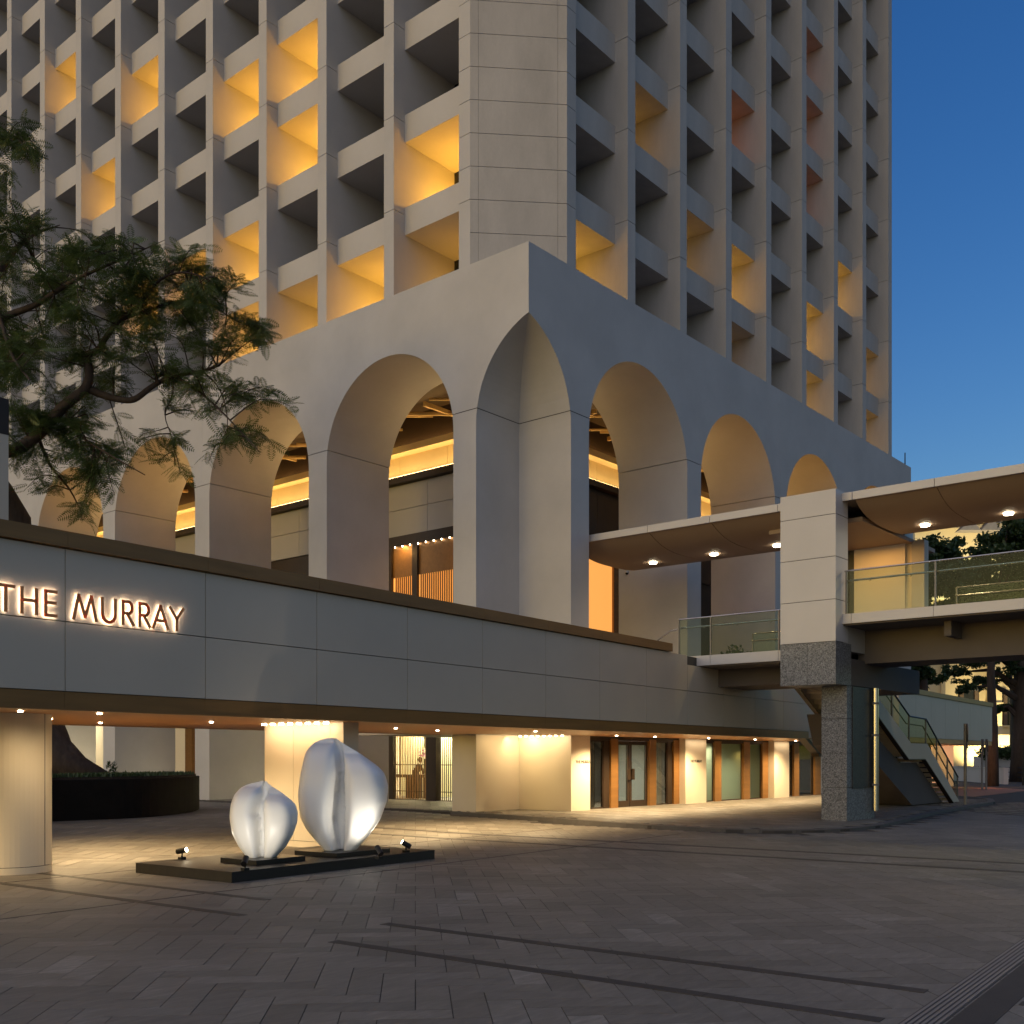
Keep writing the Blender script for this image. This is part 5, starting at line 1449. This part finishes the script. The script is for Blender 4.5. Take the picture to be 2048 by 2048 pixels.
# colonial building, flood lit
DB = 96.0
bld = empty('colonial_building', Vector(atd(1975, 1515, DB)) * Vector((1, 1, 0)), 'cream yellow colonnaded building flood lit beyond the trees', 'building')
BR = Vector((sa, -ca, 0)); BF = Vector((ca, sa, 0)); BO = Vector(atd(1880, 1515, DB)); BO.z = 0
mpp = DB / FPX
def B(u, v, z): q = BO + BR * u + BF * v; return (q.x, q.y, z)
def U(px): return (px - 1880) * mpp
def Zp(py): return 1.8 + (1515 - py) * mpp
m = MB(); m.box(U(1840), U(2160), 1.2, 9, 0, Zp(1050), B); m.build('wall', M['yellow'], bld)
m = MB(); m.box(U(1840), U(2160), -.6, 1.1, 0, Zp(1470), B); m.build('podium', M['yellow'], bld)
for px in (1902, 1994, 2085):
    m = MB(); m.box(U(px) - .55, U(px) + .55, 0.0, 1.1, Zp(1470), Zp(1455), B); m.box(U(px) - .48, U(px) + .48, .05, 1.05, Zp(1455), Zp(1200), B); m.box(U(px) - .58, U(px) + .58, -.05, 1.1, Zp(1415), Zp(1405), B); m.build('pillar', M['yellow'], bld)
for px in (1948, 2036):
    f = MB(); f.box(U(px) - .95, U(px) + .95, 1.12, 1.25, Zp(1450), Zp(1380), B); ff = f.build('window', M['darkglass'], bld)
    for sg in (-1, 1):
        f = MB(); f.box(U(px) + sg * .95 - .1 * sg, U(px) + sg * .5, .98, 1.1, Zp(1450), Zp(1380), B); f.build('shutter', M['shutter'], ff)
    f = MB(); f.box(U(px) - 1.1, U(px) + 1.1, .9, 1.2, Zp(1453), Zp(1450), B); f.build('sill', M['yellow'], ff)
m = MB(); m.box(U(1840), U(2160), -.2, 1.19, Zp(1200), Zp(1180), B); m.build('cornice', M['yellow'], bld)
m = MB(); m.box(U(1840), U(2160), -.9, 10, Zp(1050), Zp(1044), B); m.build('roof', M['greysteel'], bld)
for px in (1955, 2040):
    q = B(U(px), -3.0, .6); m = MB(); m.box(q[0] - .2, q[0] + .2, q[1] - .2, q[1] + .2, 0.0, .5); o = m.build('floodlight', M['black'], bld)
    lamp('flood_lamp', 'SPOT', q, 2600, (1, .80, .42), o, aim=B(U(px), 1, 7), spot_size=R(120), spot_blend=.8, shadow_soft_size=.3)
q = B(U(1960), -6, 14); m = MB(); m.cyl(q[0], q[1], 0, 14, .12, 8); o = m.build('flood_mast', M['black'], bld)
lamp('flood_lamp', 'SPOT', q, 5200, (1, .84, .55), o, aim=B(U(1960), 1, 19), spot_size=R(120), spot_blend=.8, shadow_soft_size=.3)
for k in range(2):
    c = U(1925 + k * 42); m = MB(); z0 = Zp(1068); m.prism([(c - .95, z0), (c + .95, z0), (c, z0 + 1.0)], lambda a, z, s_: B(a, -.5 - (1.2 if s_ else 0), z)); m.build('pediment', M['greysteel'], bld)

# background trees
def broad_tree(label, base_px, dep, height, blobs, nl, size, name='broadleaf_tree', trunk_r=.3):
    b = Vector(atd(base_px, 1515, dep)); b.z = 0
    o = empty(name, b, label, 'tree')
    t = MB(); top = Vector((b.x, b.y, height)); t.tube([b, b + Vector((.1, 0, height * .35)), b + Vector((.0, .1, height * .7)), top], [trunk_r * 1.3, trunk_r, trunk_r * .8, trunk_r * .5], 12); t.build('trunk', M['bark'], o, smooth=True)
    cs = []
    for px, py, rx, ry in blobs:
        c = Vector(atd(px, py, dep + random.uniform(-1.2, 1.2))); k = dep / FPX; cs.append((c.x, c.y, c.z, rx * k, rx * k, ry * k))
        l = MB(); l.tube([Vector((b.x, b.y, min(height, max(1.5, c.z - 1.0)))), (Vector((b.x, b.y, c.z)) + c) / 2 + Vector((0, 0, .2)), c], [trunk_r * .35, trunk_r * .2, .03], 6, False); l.build('limb', M['bark'], o)
    sub = []
    for q in cs:
        for _ in range(16):
            d = Vector((random.gauss(0, 1), random.gauss(0, 1), random.gauss(0, 1))).normalized() * random.uniform(.3, 1.05); k_ = random.uniform(.16, .36); sub.append((q[0] + d.x * q[3], q[1] + d.y * q[4], q[2] + d.z * q[5], q[3] * k_ * 1.3, q[4] * k_ * 1.3, q[5] * k_))
    cloud('crown', sub, nl, size, 'leaf2', o)
    return o
broad_tree('dense dark tree behind the bridge rail beside the landing wall', 1850, 62, 9, [(1845, 1110, 45, 40), (1870, 1160, 55, 45), (1830, 1180, 40, 45), (1895, 1115, 40, 30), (1850, 1220, 60, 35), (1830, 1290, 40, 40), (1850, 1340, 40, 35), (1800, 1320, 40, 40)], 26000, .15)
broad_tree('broad dark tree behind the bridge rail in front of the cream building', 1985, 66, 10, [(1950, 1115, 70, 32), (2010, 1095, 60, 40), (2045, 1065, 55, 45), (1930, 1165, 60, 45), (1990, 1175, 70, 50), (2050, 1150, 60, 60), (1895, 1150, 50, 35), (2020, 1225, 70, 45), (1930, 1225, 60, 40), (2080, 1100, 60, 60)], 36000, .15)
broad_tree('leafy street tree with a thick dark trunk before the yellow building', 2046, 78, 10.5, [(1950, 1320, 42, 20), (1910, 1345, 26, 18), (1990, 1300, 45, 22), (2030, 1330, 40, 26), (1965, 1365, 30, 16), (1985, 1418, 22, 8), (2005, 1415, 22, 8), (1930, 1375, 20, 14), (2040, 1290, 50, 30), (1970, 1280, 60, 20)], 11000, .13, trunk_r=.75)
hd = empty('hedge', Vector(atd(2005, 1515, 88)) * Vector((1, 1, 0)), 'low clipped hedge in front of the yellow building', 'hedge')
hb = [atd(px, 1494, 88) for px in range(1970, 2070, 8)]
m = MB(); p0, p1 = atd(1965, 1515, 88), atd(2070, 1515, 88); m.plan([(p0[0], p0[1]), (p1[0], p1[1]), (p1[0] + 1, p1[1] + 1), (p0[0] + 1, p0[1] + 1)], 0, 1.9); m.build('planter_wall', M['greypanel'], hd)
cloud('foliage', [(q[0], q[1], 2.2, .6, .6, .5) for q in hb], 5000, .12, 'leaf2', hd)
